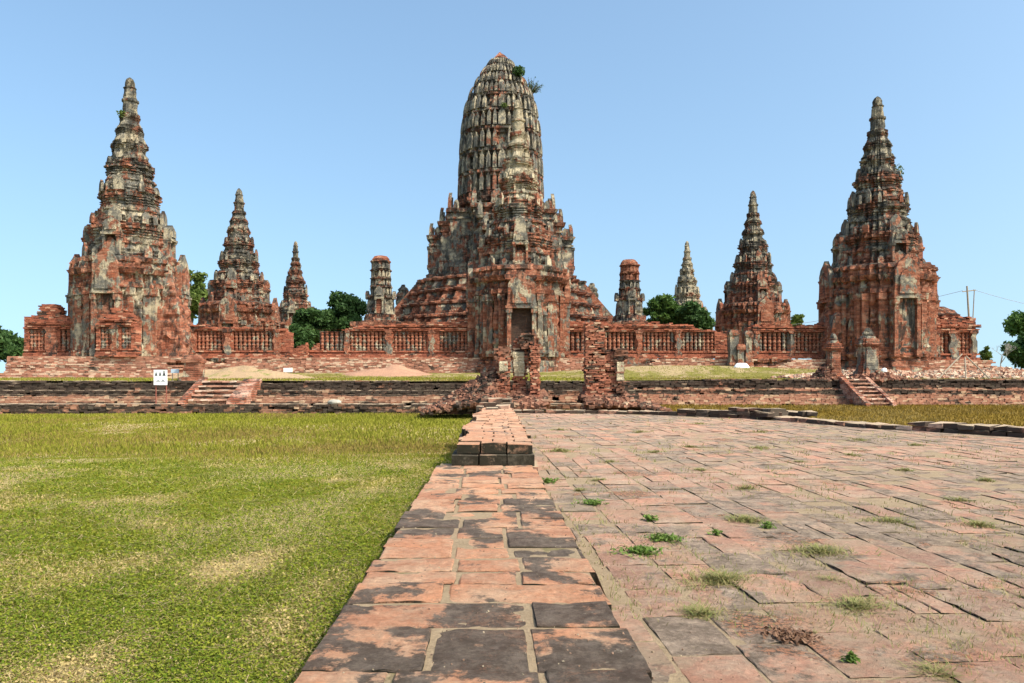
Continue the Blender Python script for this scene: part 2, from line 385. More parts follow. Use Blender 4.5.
def meru(label, loc, H, half, mats, group, seed, bud=True, broken=0, body_frac=.375, detail=1.0, ramp_side=0):
    """spired chapel. H total height above base, half = half width of the body"""
    root = empty('spired_chapel', label, 'chedi', loc, TROT, group); mlow, mbody, mtop = mats
    link('plinth', stack(MERU, [(0,half*1.12,0),(.35,half*1.12,0),(.4,half*1.06,0),(.8,half*1.05,0),(.85,half*1.0,.05),(1.1,half,.05),(1.12,half,0)], .35, .07, .05, seed), mlow, root)
    zb = H*body_frac; body_frac_ = body_frac
    link('body', stack(MERU, [(1.05,half*1.03,0),(1.3,half*1.03,.12),(1.5,half*1.02,0)]+[(zb*.72,half*.985,0),(zb*.725,half*.985,.14),(zb*.77,half*.985,.14),(zb*.775,half*.98,.0),
        (zb*.84,half*.975,.02),(zb*.845,half*.975,.2),(zb*.89,half*.97,.34),(zb*.895,half*.97,.15),(zb*.94,half*.96,.15),(zb*.95,half*.94,.30),(zb*.985,half*.93,.30),(zb,half*.90,.1),(zb+.05,half*.82,0)],
        .26, .07, .07, seed+1), mbody, root)
    # tier table: fraction of H, half-width relative to body
    f0 = body_frac
    T = [(f0, .49, .76, .70), (.49, .60, .63, .525), (.60, .70, .485, .40), (.70, .768, .37, .315), (.768, .822, .29, .24), (.822, .868, .215, .175)]
    for i, (a, b, k, kt) in enumerate(T):
        z0, z1, r = H*a, H*b, half*k; m = mbody if i < 2 else mtop
        me = stack(MERU, tier_rings(z0-.03, z1, r, .05, .13 if i < 3 else .06, kt/k, mid=(i in (0,1,2))), .24 if i < 4 else .18, .06 if i < 4 else .04, .08, seed+2+i, layer=.14)
        nxt = T[i-1][2]*half if i else half*.95
        bm = bmesh.new(); bm.from_mesh(me); hh = (z1-z0); rr = r*.6+nxt*T[i-1][3]/T[i-1][2]*.4 if i else half*.78
        for (cx, cy, wf, hf) in ([(1,0,.40,.72),(.93,.42,.15,.42),(.93,-.42,.15,.42),(.76,.76,.20,.55)] if i < 3 else [(1,0,.36,.5),(.74,.74,.2,.36)]):
            for q in range(4):
                a_, b_ = cx, cy
                for _ in range(q): a_, b_ = -b_, a_
                if random.random() < .22+.05*i or i > 4: continue
                L = math.hypot(a_, b_)
                leaf_slab(bm, (a_*rr, b_*rr, z0-.04), (a_/L, b_/L) if abs(cx-.75) < .02 else ((1,0),(0,1),(-1,0),(0,-1))[q], wf*r, min(hh,1.7)*hf*random.uniform(.75,1.1), .2 if i < 4 else .14, curl=-.05)
        bm_link('tier', bm, m, root)
    zt = H*.866; r = half*.158
    link('finial', stack(COB, [(zt-.05,r,.08),(zt+.15,r,.1),(zt+.2,r*.86,0),(zt+(H-zt)*.35,r*.86,0),(zt+(H-zt)*.37,r*.86,.07),(zt+(H-zt)*.42,r*.86,.06),(zt+(H-zt)*.44,r*.8,0),(zt+(H-zt)*.7,r*.66,0),(zt+(H-zt)*.72,r*.66,.05),(zt+(H-zt)*.76,r*.6,0),(zt+(H-zt)*.86,r*.58,0),(zt+(H-zt)*.95,r*.38,0),(H,r*.14,0)], .16, .025, 0, seed+20, zmax=.16), mtop, root)
    for out in ((0,-1),(1,0),(-1,0),(0,1)):
        if out == (0,-1) and seed == 7: niche(root, mbody, M['door_shade'], out, half*1.0, half*.50, 1.1, 5.7, .7, 'doorway')
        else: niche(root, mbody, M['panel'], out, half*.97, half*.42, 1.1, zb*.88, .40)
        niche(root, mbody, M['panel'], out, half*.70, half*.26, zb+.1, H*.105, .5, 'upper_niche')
    # pilasters on the side bays
    for k in (-1, 1):
        for out in ((0,-1),(1,0),(-1,0),(0,1)):
            ox, oy = out; tx, ty = -oy, ox
            for (fa, fw) in ((.40,.05),(.63,.06)):
                bm = bmesh.new()
                a = k*half*fa; d0 = half*(.88 if fa < .5 else .72)
                cs = [(a-half*fw, d0-.1),(a+half*fw, d0-.1),(a+half*fw, d0+.16),(a-half*fw, d0+.16)]
                for (za, zc, e) in ((1.1, 1.5, .08), (1.5, zb*.66, 0), (zb*.66, zb*.72, .09)):
                    vs = []
                    for z in (za, zc):
                        for j, (p, d) in enumerate(cs):
                            p2 = p+(-e if j in (0,3) else e); d2 = d+(e if d > d0 else 0); vs.append(bm.verts.new((tx*p2+ox*d2, ty*p2+oy*d2, z)))
                    for f in ((0,3,2,1),(4,5,6,7),(0,1,5,4),(1,2,6,5),(2,3,7,6),(3,0,4,7)): bm.faces.new([vs[i] for i in f])
                bm_link('pilaster', bm, mbody, root)
    return root

MG = 'spired chapels round the gallery'
def pt(dx, dv):   # temple frame: dx right of axis, dv behind the front line
    return (0.2+dx*math.cos(TROT)-dv*math.sin(TROT), 59+dx*math.sin(TROT)+dv*math.cos(TROT))
BZ = 1.5
a = pt(-28.4, 0); m1 = meru('tall spired chapel at the far left with grey plaster patches, behind the white notice board', (*a, BZ), 21.7, 3.72, (M['meru_red'], M['meru_patched'], M['spire']), MG, 1)
a = pt(28.1, 0); m2 = meru('tall dark red spired chapel at the right, beside the small vaulted wing', (*a, BZ), 21.3, 3.95, (M['meru_red'], M['meru_red'], M['spire']), MG, 2)
link('buttress', stack([(1,-1.5),(1,1.5),(-1,1.5),(-1,-1.5)], [(.9,1,.15),(1.4,1,.1),(3.2,.97,.05),(4.8,.86,0),(6.2,.70,0),(7.6,.55,0),(8.8,.35,0)], .24, .14, .16, 301, lean=(-.75,0)), M['meru_red'], m1, loc=(3.75,-.9,0))
link('buttress', stack([(1,-1.5),(1,1.5),(-1,1.5),(-1,-1.5)], [(.9,1,.15),(1.4,1,.1),(3.2,.97,.05),(4.8,.86,0),(6.2,.70,0),(7.6,.55,0),(9.2,.35,0)], .24, .14, .16, 305, lean=(.75,0)), M['meru_red'], m2, loc=(-3.6,-.3,0))
a = pt(-28.4, 26.9); m3 = meru('mid sized spired chapel on the left, between the tallest left spire and the dark trees', (*a, BZ), 19.9, 3.75, (M['meru_red'], M['meru'], M['spire']), MG, 3)
a = pt(28.1, 26.9); m4 = meru('mid sized spired chapel on the right with thin tip, rising behind the baluster wall', (*a, BZ), 20.3, 3.65, (M['meru_red'], M['meru_red'], M['spire']), MG, 4)
a = pt(-28.4, 53.8); m5 = meru('smallest and farthest left spire, partly hidden by the dark trees', (*a, BZ), 18.7, 3.1, (M['meru_red'], M['meru'], M['spire']), MG, 5)
a = pt(28.1, 53.8); m6 = meru('pale grey far spire rising above the green trees on the right', (*a, BZ), 19.2, 3.3, (M['meru_grey'], M['meru_grey'], M['meru_grey']), MG, 6)
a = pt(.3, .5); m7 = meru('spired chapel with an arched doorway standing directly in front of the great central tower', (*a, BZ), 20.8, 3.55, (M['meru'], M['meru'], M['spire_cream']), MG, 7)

# ------------------------------------------------------------------ central prang
px_, py_ = pt(0, 26.9); px_ -= .1
root = empty('central_prang', 'great bullet shaped central tower with dark ribbed tiers, tallest of all', 'prang', (px_, py_, 1.0), TROT)
Z = lambda z: z-1.0
link('platform', stack(RECT, [(0,14.6,0),(1.2,14.6,0),(1.3,14.2,0),(4.6,14.0,0),(4.7,14.0,.25),(5.1,14.0,.25)], .6, .08, .03, 31), M['prang_base'], root)
BASE = plan_from([(1,.34),(.90,.50),(.80,.64),(.70,.70)])
rg = []
zz = 5.0; rr = 12.4; nst = 4
for i in range(nst):
    z0 = 5.0+i*1.33; r = 11.3-i*.78
    rg += [(z0,r,.18),(z0+.25,r,.18),(z0+.28,r,.02),(z0+.95,r*.985,0),(z0+.98,r*.985,.2),(z0+1.2,r*.985,.28),(z0+1.3,r*.985,.05)]
link('stepped_base', stack(BASE, rg, .35, .09, .05, 32), M['prang_base'], root)
# side staircases: sloping buttresses on the four faces
for out in ((1,0),(-1,0),(0,-1),(0,1)):
    ox, oy = out; tx, ty = -oy, ox
    bm = bmesh.new()
    for s in (-1, 1):
        a0, a1 = (s*1.3, s*2.1); vs = []
        prof = [(8.6, 4.6),(13.6,4.6),(13.2,5.3),(8.9,10.2),(8.6,10.2)]
        A = [bm.verts.new((tx*a0+ox*d, ty*a0+oy*d, z)) for d, z in prof]; B = [bm.verts.new((tx*a1+ox*d, ty*a1+oy*d, z)) for d, z in prof]
        bm.faces.new(A); bm.faces.new(B[::-1])
        for i in range(5): bm.faces.new((A[i],B[i],B[(i+1)%5],A[(i+1)%5]))
    st = bm_link('stair_flank', bm, M['prang_base'], root)
    bm = bmesh.new()
    for k in range(22):
        d1 = 13.2-k*.2; z1 = 4.9+k*.25
        vs = []
        for z in (4.5, z1+.25):
            for (a_, d) in ((-1.3,d1-.25),(1.3,d1-.25),(1.3,d1),(-1.3,d1)): vs.append(bm.verts.new((tx*a_+ox*d, ty*a_+oy*d, z)))
        for f in ((0,3,2,1),(4,5,6,7),(0,1,5,4),(1,2,6,5),(2,3,7,6),(3,0,4,7)): bm.faces.new([vs[i] for i in f])
    bm_link('flight_of_steps', bm, M['prang_base'], st)
def shaft_r(z):      # half-width by height (world z above eye level pixels)
    tab = [(10,4.75),(20.5,4.72),(24,4.62),(27.6,4.38),(30.6,3.90),(32.5,3.05),(33.9,2.25),(35,1.5),(36.1,.7),(36.6,.25)]
    for (a, ra), (b, rb) in zip(tab[:-1], tab[1:]):
        if z <= b: return ra+(rb-ra)*(z-a)/(b-a)
    return .3
link('shaft', stack(COB, [(Z(11),4.75,.3),(Z(11.6),4.75,.3),(Z(11.7),4.75,.1),(Z(12.4),4.75,.15),(Z(12.5),4.6,0),(Z(18.2),4.45,0),(Z(18.25),4.45,.14),(Z(18.6),4.45,.14),(Z(18.7),4.45,.02),(Z(19.3),4.45,.05),(Z(19.4),4.45,.28),(Z(19.9),4.45,.42),(Z(20.0),4.45,.2),(Z(20.4),4.45,.3)], .26, .05, .03, 33), M['prang'], root)
bands = [20.4, 22.7, 25.0, 27.3, 29.3, 31.1, 32.6, 33.8, 34.9, 35.8]
for i, (z0, z1) in enumerate(zip(bands[:-1], bands[1:])):
    ra, rb = shaft_r(z0), shaft_r(z1); H = z1-z0; c = .22 if i < 5 else .12; rm = (ra+rb)/2
    me_ = stack(COB, [(Z(z0-.03),ra*.97,.05),(Z(z0+H*.1),ra*.97,.05),(Z(z0+H*.12),ra*.9,0),(Z(z0+H*.7),(ra*.35+rb*.65)*.9,0),(Z(z0+H*.72),rb*.95,0),(Z(z0+H*.8),rb*.95,c*.6),(Z(z0+H*.82),rb*.95,0),(Z(z0+H*.88),rb*.96,c),(Z(z1),rb*.97,c*.7)], .22, .04, .06, 34+i, layer=.2)
    bm = bmesh.new(); bm.from_mesh(me_)
    for (cx, cy) in [(1,0),(1,.175),(1,-.175),(.965,.32),(.965,-.32),(.90,.47),(.90,-.47),(.80,.62),(.62,.80),(.74,.74)]:
        for q in range(4):
            a_, b_ = cx, cy
            for _ in range(q): a_, b_ = -b_, a_
            if random.random() < .07: continue
            L = math.hypot(a_, b_); wd = .19 if cy == 0 else .088
            hgt = H*(.86 if cy == 0 else .80)*random.uniform(.88,1.08)
            leaf_slab(bm, (a_*ra*.965, b_*ra*.965, Z(z0+H*.06)), (a_/L, b_/L), wd*ra, hgt, .3 if i < 5 else .2, curl=-(ra-rb)*.55-.04)
    bm_link('ribbed_tier', bm, M['prang'], root)
link('crown', stack(COB, [(Z(35.7),.92,.03),(Z(35.95),.8,0),(Z(36.3),.5,0),(Z(36.65),.18,0)], .2, .05, 0, 50), M['red_cap'], root)
# four stepped porches, with horn-like antefixes
for qi, out in enumerate(((1,0),(-1,0),(0,-1),(0,1))):
    ox, oy = out; tx, ty = -oy, ox
    pr = None
    for k, (d1, hw, zt) in enumerate(((7.75, 1.9, 16.2),(6.6,2.5,17.6),(5.7,3.1,18.9))):
        pl = [(tx*a_+ox*d, ty*a_+oy*d) for (d, a_) in ((0,-hw),(d1,-hw),(d1,hw),(0,hw))]
        # order counter-clockwise
        ar = sum(pl[i][0]*pl[(i+1)%4][1]-pl[(i+1)%4][0]*pl[i][1] for i in range(4))
        if ar < 0: pl = pl[::-1]
        rgs = [(Z(11.0),1,.5),(Z(11.35),1,.5),(Z(11.4),1,.3),(Z(11.9),1,.36),(Z(12.0),1,.12),(Z(12.6),1,.1),(Z(12.7),1,0),(Z(zt-1.2),1,-.1),(Z(zt-1.15),1,.05),(Z(zt-.95),1,.05),(Z(zt-.9),1,-.1),(Z(zt-.5),1,-.05),(Z(zt-.45),1,.2),(Z(zt-.1),1,.3),(Z(zt),1,.1)]
        pc = link('porch' if k == 0 else 'porch_bay', stack(pl, rgs, .35, .05, .04, 60+k+qi*3), M['prang'], root if k == 0 else pr)
        if k == 0: pr = pc
        def horn(*a_, **k_):
            bm = bmesh.new(); leaf_slab(bm, *a_, **k_); bm_link('antefix', bm, M['prang'], pc)
        for s in (-1, 1):
            horn((tx*s*(hw-.2)+ox*(d1-.15), ty*s*(hw-.2)+oy*(d1-.15), Z(zt-.05)), out, .5, 1.3+.15*k, .34, curl=-.15)
            horn((tx*s*(hw+.02)+ox*(d1-.9), ty*s*(hw+.02)+oy*(d1-.9), Z(zt-.05)), (tx*s,ty*s), .6, .9, .25)
        horn((ox*(d1-.2), oy*(d1-.2), Z(zt-.05)), out, hw*.8, 1.15+.3*k, .4, curl=-.1)
    for a_ in (-1.5,-.95,.95,1.5):
        bm = bmesh.new()
        for (za, zb_, e) in ((12.6,13.0,.08),(13.0,14.7,0),(14.7,15.0,.08)):
            vs = []
            for z in (za, zb_):
                for (p, d) in ((a_-.16-e,7.4),(a_+.16+e,7.4),(a_+.16+e,7.9+e),(a_-.16-e,7.9+e)): vs.append(bm.verts.new((tx*p+ox*d, ty*p+oy*d, Z(z))))
            for f in ((0,3,2,1),(4,5,6,7),(0,1,5,4),(1,2,6,5),(2,3,7,6),(3,0,4,7)): bm.faces.new([vs[i] for i in f])
        bm_link('pilaster', bm, M['prang'], pr)

# ------------------------------------------------------------------ four small prangs
def small_prang(label, dx, dv, top, red, seed):
    x, y = pt(dx, 26.9+dv); r0 = empty('small_prang', label, 'prang', (x, y, 6.05), TROT, 'small prangs at the corners of the great tower')
    T = top-6.05
    link('foot', stack(COB, [(-.2,1.75,.1),(.25,1.75,.1),(.3,1.6,0),(.55,1.5,.06),(.8,1.45,.1),(.9,1.4,0)], .22, .04, .03, seed), M['small_prang'], r0)
    link('body', stack(COB, [(.85,1.35,0),(T*.36,1.22,0),(T*.365,1.22,.1),(T*.40,1.2,.12),(T*.41,1.1,0),(T*.43,1.05,0)], .2, .05, .06, seed+1, zmax=.2), M['small_prang'], r0)
    n = 4
    for i in range(n):
        z0 = T*(.42+.125*i); z1 = z0+T*.128; r = (1.0,.93,.88,.84)[i]
        me_ = stack(COB, tier_rings(z0, z1, r, .04, .12, .97), .18, .04, .06, seed+3+i, zmax=.18)
        bm = bmesh.new(); bm.from_mesh(me_)
        for q in range(16):
            an = q*math.pi/8
            if random.random() > .15: leaf_slab(bm, (math.cos(an)*r*.96, math.sin(an)*r*.96, z0+.05), (math.cos(an), math.sin(an)), .26, (z1-z0)*.7, .12)
        bm_link('tier', bm, M['red_cap'] if red and i > 1 else M['small_prang'], r0)
    z0 = T*.92
    link('cap', stack(COB, [(z0,.84,0),(z0+.2,.82,0),(z0+.45,.6,0),(T,.25,0)], .16, .05, 0, seed+9, zmax=.15), M['red_cap'], r0)
    for out in ((0,-1),(1,0),(-1,0),(0,1)):
        bm = bmesh.new(); leaf_slab(bm, (out[0]*1.25, out[1]*1.25, T*.36), out, .9, .75, .3); bm_link('pediment', bm, M['small_prang'], r0)
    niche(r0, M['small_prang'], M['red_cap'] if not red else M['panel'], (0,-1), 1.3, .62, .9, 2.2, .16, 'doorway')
small_prang('small blackened prang with an orange brick cap, left of the great tower', -11.8, -11.8, 12.45, False, 80)
small_prang('small prang with a red brick top and dark doorway, right of the great tower', 11.8, -11.8, 12.25, True, 95)
for lab, dx, tp, sd_ in (('rounded dark brick stump peeping out behind the left small prang', -11.8, 12.4, 110), ('small round topped stump just above the right slope of the great tower base', 11.8, 12.7, 120)):
    x, y = pt(dx, 26.9+11.8); r0 = empty('small_prang', lab, 'prang', (x, y, 6.0), TROT, 'small prangs at the corners of the great tower')
    T = tp-6.0
    link('foot', stack(COB, [(-.2,1.6,.1),(.4,1.5,.1),(.5,1.35,0),(1.0,1.2,0)], .22, .04, .03, sd_), M['small_prang'], r0)
    link('tower', stack(COB, [(.9,1.05,0),(T*.4,.98,0),(T*.405,.98,.06),(T*.43,.96,0),(T*.6,.95,0),(T*.605,.95,.06),(T*.63,.93,0),(T*.8,.86,0),(T*.9,.66,0),(T,.25,0)], .2, .05, .05, sd_+1, zmax=.2), M['small_prang'], r0)

# ------------------------------------------------------------------ gallery walls with balusters
bal_prof = [(0,.17),(.04,.17),(.05,.11),(.14,.155),(.20,.10),(.30,.155),(.38,.10),(.50,.165),(.62,.10),(.70,.155),(.80,.10),(.86,.155),(.95,.12),(.96,.17),(1,.17)]
def bal_mesh(h):
    bm = bmesh.new(); tube(bm, [(0,0,z*h) for z,_ in bal_prof], [r for _,r in bal_prof], 8)
    bmesh.ops.recalc_face_normals(bm, faces=bm.faces[:])
    me = bpy.data.meshes.new('baluster'); bm.to_mesh(me); bm.free(); return me
BAL = bal_mesh(1.25); 
def rect_wall(br, x0, x1, zf, yf, th, z0, openings=(), course=.1, bl=.33, jag=.3, proud=.0):
    """level courses of bricks across the full thickness; zf(x) = top"""
    z = z0; row = 0
    zt = max(zf(x0+(x1-x0)*i/40) for i in range(41))
    while z < zt+.05:
        x = x0-(bl/2 if row % 2 else 0)
        while x < x1:
            L = bl*random.uniform(.85,1.15); a, b = max(x, x0), min(x+L, x1); x += L
            if b-a < .05: continue
            c = (a+b)/2
            if z > zf(c)+random.uniform(-jag, jag*.3): continue
            cuts = [(a, b)]
            for (oa, ob, oz0, oz1) in openings:
                if oz0 < z+course/2 < oz1: cuts = [(p, q) for (s_, e_) in cuts for (p, q) in ((s_, min(e_, oa)), (max(s_, ob), e_)) if q-p > .03]
            for (p, q) in cuts:
                d = random.gauss(0, .014)+(random.random() < .05)*.05
                br.add((p+q)/2, yf+th/2+d, z+course/2, (q-p)-.008, th, course-.006)
        z += course; row += 1
def gallery_wall(label, pxa, pxb, topf, panels, Y0=59.0, piers=(), z0=2.55, th=.9, mat='gallery', bal='baluster', group=None, sill=.55, hh=1.42):
    """pxa..pxb: extent; panels: (from, to, n balusters) along the wall, as seen positions turned into metres"""
    xa, ya = front(pxa, Y0); xb, yb = front(pxb, Y0); L = (xb-xa)/math.cos(TROT)
    root = empty('gallery_wall', label, 'wall', (xa, ya, 0), TROT, group)
    panels = [(a-2.5, b+2.5, n+1) for a, b, n in panels] if pxb-pxa > 60 else panels
    loc = lambda p: (front(p, Y0)[0]-xa)/math.cos(TROT)
    zf = lambda x: topf(pxa+(pxb-pxa)*x/L)
    ops = [(loc(a), loc(b), z0+sill, z0+sill+hh) for a, b, n in panels]
    br = Bricks(); rect_wall(br, 0, L, zf, 0, th, z0, ops, jag=.2)
    br.build('brickwork', M[mat], root)
    # projecting base and cornice courses
    br = Bricks()
    for (z, pr) in ((z0-.02,.22),(z0+.09,.16),(z0+.2,.1),(z0+sill-.12,.07)):
        x = 0
        while x < L:
            l = random.uniform(.28,.38); br.add(x+l/2, -pr/2+random.gauss(0,.012), z+.05, l-.01, pr+.1, .095); x += l
    zc = z0+sill+hh+.06
    for (dz, pr) in ((0,.08),(.11,.14),(.3,.2),(.41,.24)):
        x = 0
        while x < L:
            l = random.uniform(.28,.38)
            if zf(x+l/2) > zc+dz+.08 and random.random() < .88: br.add(x+l/2, -pr/2+random.gauss(0,.015), zc+dz+.05, l-.01, pr+.1, .095)
            x += l
    br.build('moulding', M[mat], root)
    for a, b, n in panels:
        la, lb = loc(a), loc(b)
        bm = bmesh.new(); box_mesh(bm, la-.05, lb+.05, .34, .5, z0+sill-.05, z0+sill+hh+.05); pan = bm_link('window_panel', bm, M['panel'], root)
        for i in range(n):
            x = la+(lb-la)*(i+.5)/n
            if zf(x) < z0+sill+hh*.6 and random.random() < .5: continue
            o = link('baluster', BAL, M['baluster'] if bal == 'baluster' else M[bal], root, loc=(x, .16, z0+sill)); o.scale = (.95,.95,hh/1.25)
    for (a, wdt) in piers:
        bm = bmesh.new(); c = loc(a); me = stack([(c+wdt*.4,-.16),(c+wdt*.4,.4),(c-wdt*.4,.4),(c-wdt*.4,-.16)], [(z0,1,.06),(z0+.3,1,.06),(z0+.32,1,0),(z0+sill+hh-.1,1,0),(z0+sill+hh-.08,1,.05),(z0+sill+hh+.15,1,.05),(z0+sill+hh+.16,1,0)], .2, .012, .02, int(a)); bm.free()
        link('pier', me, M['pier'] if int(a) % 3 == 0 else M['meru'], root)
    return root
def lin(pts):
    def f(p):
        for (a, ya), (b, yb) in zip(pts[:-1], pts[1:]):
            if p <= b: return ya+(yb-ya)*max(0, (p-a))/(b-a)
        return pts[-1][1]
    return f
def tops(pts, Y=59.0): return lin([(p, hz(y-1.5, Y)) for p, y in pts])
GG = 'baluster walls of the gallery'
gallery_wall('red brick baluster wall running from the left spired chapel to the gap before the trees', 150, 291,
    tops([(150,324),(175,326),(180,328),(205,327),(212,330),(222,331),(245,329),(260,332),(285,331),(291,335)]),
    [(163,187,5),(199,222,6),(236,270,8)], piers=((193,.5),(229,.55),(278,.6)), group=GG)
gallery_wall('red brick baluster wall with a sloping broken left end, below the small prang on the left', 297, 478,
    tops([(297,352),(310,351),(318,345),(325,340),(335,335),(350,329),(370,327),(400,326),(430,326),(440,324),(478,318)]),
    [(322,346,5),(352,384,8),(396,424,7),(442,470,7)], piers=((348,.35),(390,.6),(433,.5)), group=GG)
gallery_wall('red brick baluster wall right of the central chapel, behind the ruined brick pier', 552, 727,
    tops([(552,322),(600,322),(612,326),(640,325),(655,323),(690,326),(700,330),(727,333)]),
    [(557,583,5),(606,636,7),(645,672,7),(684,712,7)], piers=((598,.4),(640,.4),(679,.5)), group=GG)
gallery_wall('red brick baluster wall between the mid right spire and the tall right spire', 748, 866,
    tops([(748,328),(760,326),(790,327),(815,326),(830,322),(866,322)]),
    [(761,789,6),(796,822,7),(832,856,5)], piers=((757,.4),(792,.4),(827,.5)), group=GG)
gallery_wall('square brick enclosure wall at the far left with balusters and a rubble lump on top', 24, 79,
    tops([(24,322),(30,321),(38,320),(40,309),(56,309),(60,318),(68,320),(79,321)]), [(29,47,5),(60,76,3)], Y0=57.5, piers=((53,.85),), group=GG)
gallery_wall('gabled fragment of window wall standing right in front of the left spired chapel', 96, 136,
    tops([(96,334),(100,326),(110,318),(114,317),(120,318),(128,320),(136,334)]), [(100,112,3),(121,131,3)], Y0=54.6, piers=((116,.5),), group=GG)
gallery_wall('brick wing with plastered piers right of the tall right spire', 936, 976,
    tops([(936,320),(945,319),(976,319)]), [(940,950,2),(958,970,3)], Y0=57.5, piers=((954,.75),(974,.45),(937,.4)), group=GG, hh=1.6, sill=.6, z0=2.3, th=3.0)
# vaulted roof remains on the right wing
def rubble_block(name, label, cat, loc, dims, zf, mat, rz=0, group=None, parent=None, course=.085, bl=.27, bw=.2, holes=0, lean=0):
    """heap or pier of single bricks filling dims=(sx, sy); zf(x,y) = height"""
    br = Bricks(); sx, sy = dims; z = 0; row = 0
    N = 30; zt = max(zf(-sx/2+sx*i/N, -sy/2+sy*j/6) for i in range(N+1) for j in range(7))
    while z < zt:
        ny = max(1, round(sy/bw)); off = (bl/2 if row % 2 else 0)
        for j in range(ny):
            y = -sy/2+sy*(j+.5)/ny; x = -sx/2-off+(j % 2)*.07
            while x < sx/2:
                L = bl*random.uniform(.8,1.15); a_, b_ = max(x,-sx/2), min(x+L, sx/2); x += L
                if b_-a_ < .05: continue
                c = (a_+b_)/2; top = zf(c, y)+random.uniform(-.08,.04)
                if z > top: continue
                if z < top-.5 and 0 < j < ny-1 and abs(c) < sx/2-.4 and zf(c, -sy/2) > z+.3 and zf(c-.4,y) > z and zf(c+.4,y) > z: continue
                loose = z > top-.12
                br.add(c+random.gauss(0,.012)+lean*z, y+random.gauss(0,.014), z+course/2, (b_-a_)-.01, sy/ny-.008, course-.006, random.gauss(0,.09 if loose else .02))
        z += course; row += 1
    if parent: return br.build(name, M[mat], parent, loc=loc)
    o = br.build(name, M[mat], None, loc=loc, rz=rz); tag(o, label, cat, group); return o
x, y = front(944, 58.0)
o = link('vault_ruin', stack(RECT, [(0,1.3,.05),(.25,1.3,.05),(.27,1.25,0),(.55,1.2,0),(.57,1.2,.06),(.8,1.05,.02),(1.05,.8,0),(1.25,.42,0)], .14, .07, .12, 171, layer=.1, ry=1.3, zmax=.1), M['meru_red'], None, loc=(x, y+1.2, hz(320,58)-.05), rz=TROT)
tag(o, 'broken domed brick vault crowning the wing at the right of the tall right spire', 'ruin')
# ------------------------------------------------------------------ plinth below the gallery
br = Bricks()
def plinth_run(name, label, pxa, pxb, Y0, ztop, zbot, steps=3):
    xa, ya = front(pxa, Y0); xb, yb = front(pxb, Y0); L = (xb-xa)/math.cos(TROT); br = Bricks(); n = int((ztop-zbot)/.1)
    for r_ in range(n):
        z = zbot+r_*.1; t = r_/n; k = math.floor(t*steps)/steps; d = k*.55
        x = 0
        while x < L:
            l = random.uniform(.28,.4); e = random.gauss(0,.02)+.10*mn.noise(Vector((x*.3, z*2, ya)))
            gone = mn.noise(Vector((x*.25+pxa, z*.8, 3))) > .32 and t > .6
            if not gone: br.add(x+l/2, d+.9+e, z+.05, l-.008, 1.8, .095)
            x += l
    o = br.build(name, M['plinth'], None, loc=(xa, ya-1.1, 0), rz=TROT); tag(o, label, 'plinth', 'brick plinths under the gallery walls'); return o
plinth_run('brick_plinth', 'pale stepped brick plinth under the walls at the far left', 14, 182, 55.4, 2.62, .95)
plinth_run('brick_plinth', 'low brown forward step of the plinth at the far left', 8, 178, 48.5, 1.50, .9, 2)
plinth_run('brick_plinth', 'pale brick plinth under the wall between the left chapel and the gap', 182, 304, 58.6, 2.58, .95)
plinth_run('brick_plinth', 'pale brick plinth behind the grass mound left of the central chapel', 304, 480, 58.6, 2.6, .95)
plinth_run('brick_plinth', 'pale brick plinth seen between the two ruined gate piers', 481, 606, 58.2, 2.6, .95)
plinth_run('brick_plinth', 'pale brick plinth under the wall right of the ruined pier', 606, 733, 58.6, 2.55, .95)
plinth_run('brick_plinth', 'brick plinth under the wall left of the tall right spire', 746, 872, 58.6, 2.5, .95)
plinth_run('brick_plinth', 'brick plinth under the tall right spire and its wing', 873, 985, 56.2, 2.35, .95)

# low broken wall in the gap and the dark pillars at the right gap
x, y = front(297, 58.5)
rubble_block('broken_wall', 'low broken brick wall end closing the gap beside the dark trees', 'wall', (x, y, 1.2), (1.6, .8), lambda x, y: 2.0+.5*x, 'gallery', TROT)
def pilaster_post(label, px, Y0, ytop, ybot, wpx, mat, grp=None):
    x, y = front(px, Y0); w_ = wpx/F*Y0; z0, z1 = hz(ybot, y), hz(ytop, y)
    me = stack([(.5,-.5),(.5,.5),(-.5,.5),(-.5,-.5)], [(0,w_,.08),(.25,w_,.08),(.27,w_,0),(z1-z0-.45,w_*.96,0),(z1-z0-.43,w_*.96,.07),(z1-z0-.2,w_*.96,.1),(z1-z0,w_*.9,0)], .2, .04, .05, int(px))
    o = link('brick_pillar', me, M[mat], None, loc=(x, y, z0), rz=TROT); return tag(o, label, 'pillar', grp)
pilaster_post('dark plastered pillar left of the two in the right hand gap of the gallery', 733, 57.5, 330, 366, 9, 'pier')
pilaster_post('red brick pillar between two dark ones in the right hand gap of the gallery', 740, 57.2, 344, 366, 7, 'meru_red')
pilaster_post('dark plastered pillar right of the two in the right hand gap of the gallery', 748, 57.5, 331, 366, 7, 'pier')

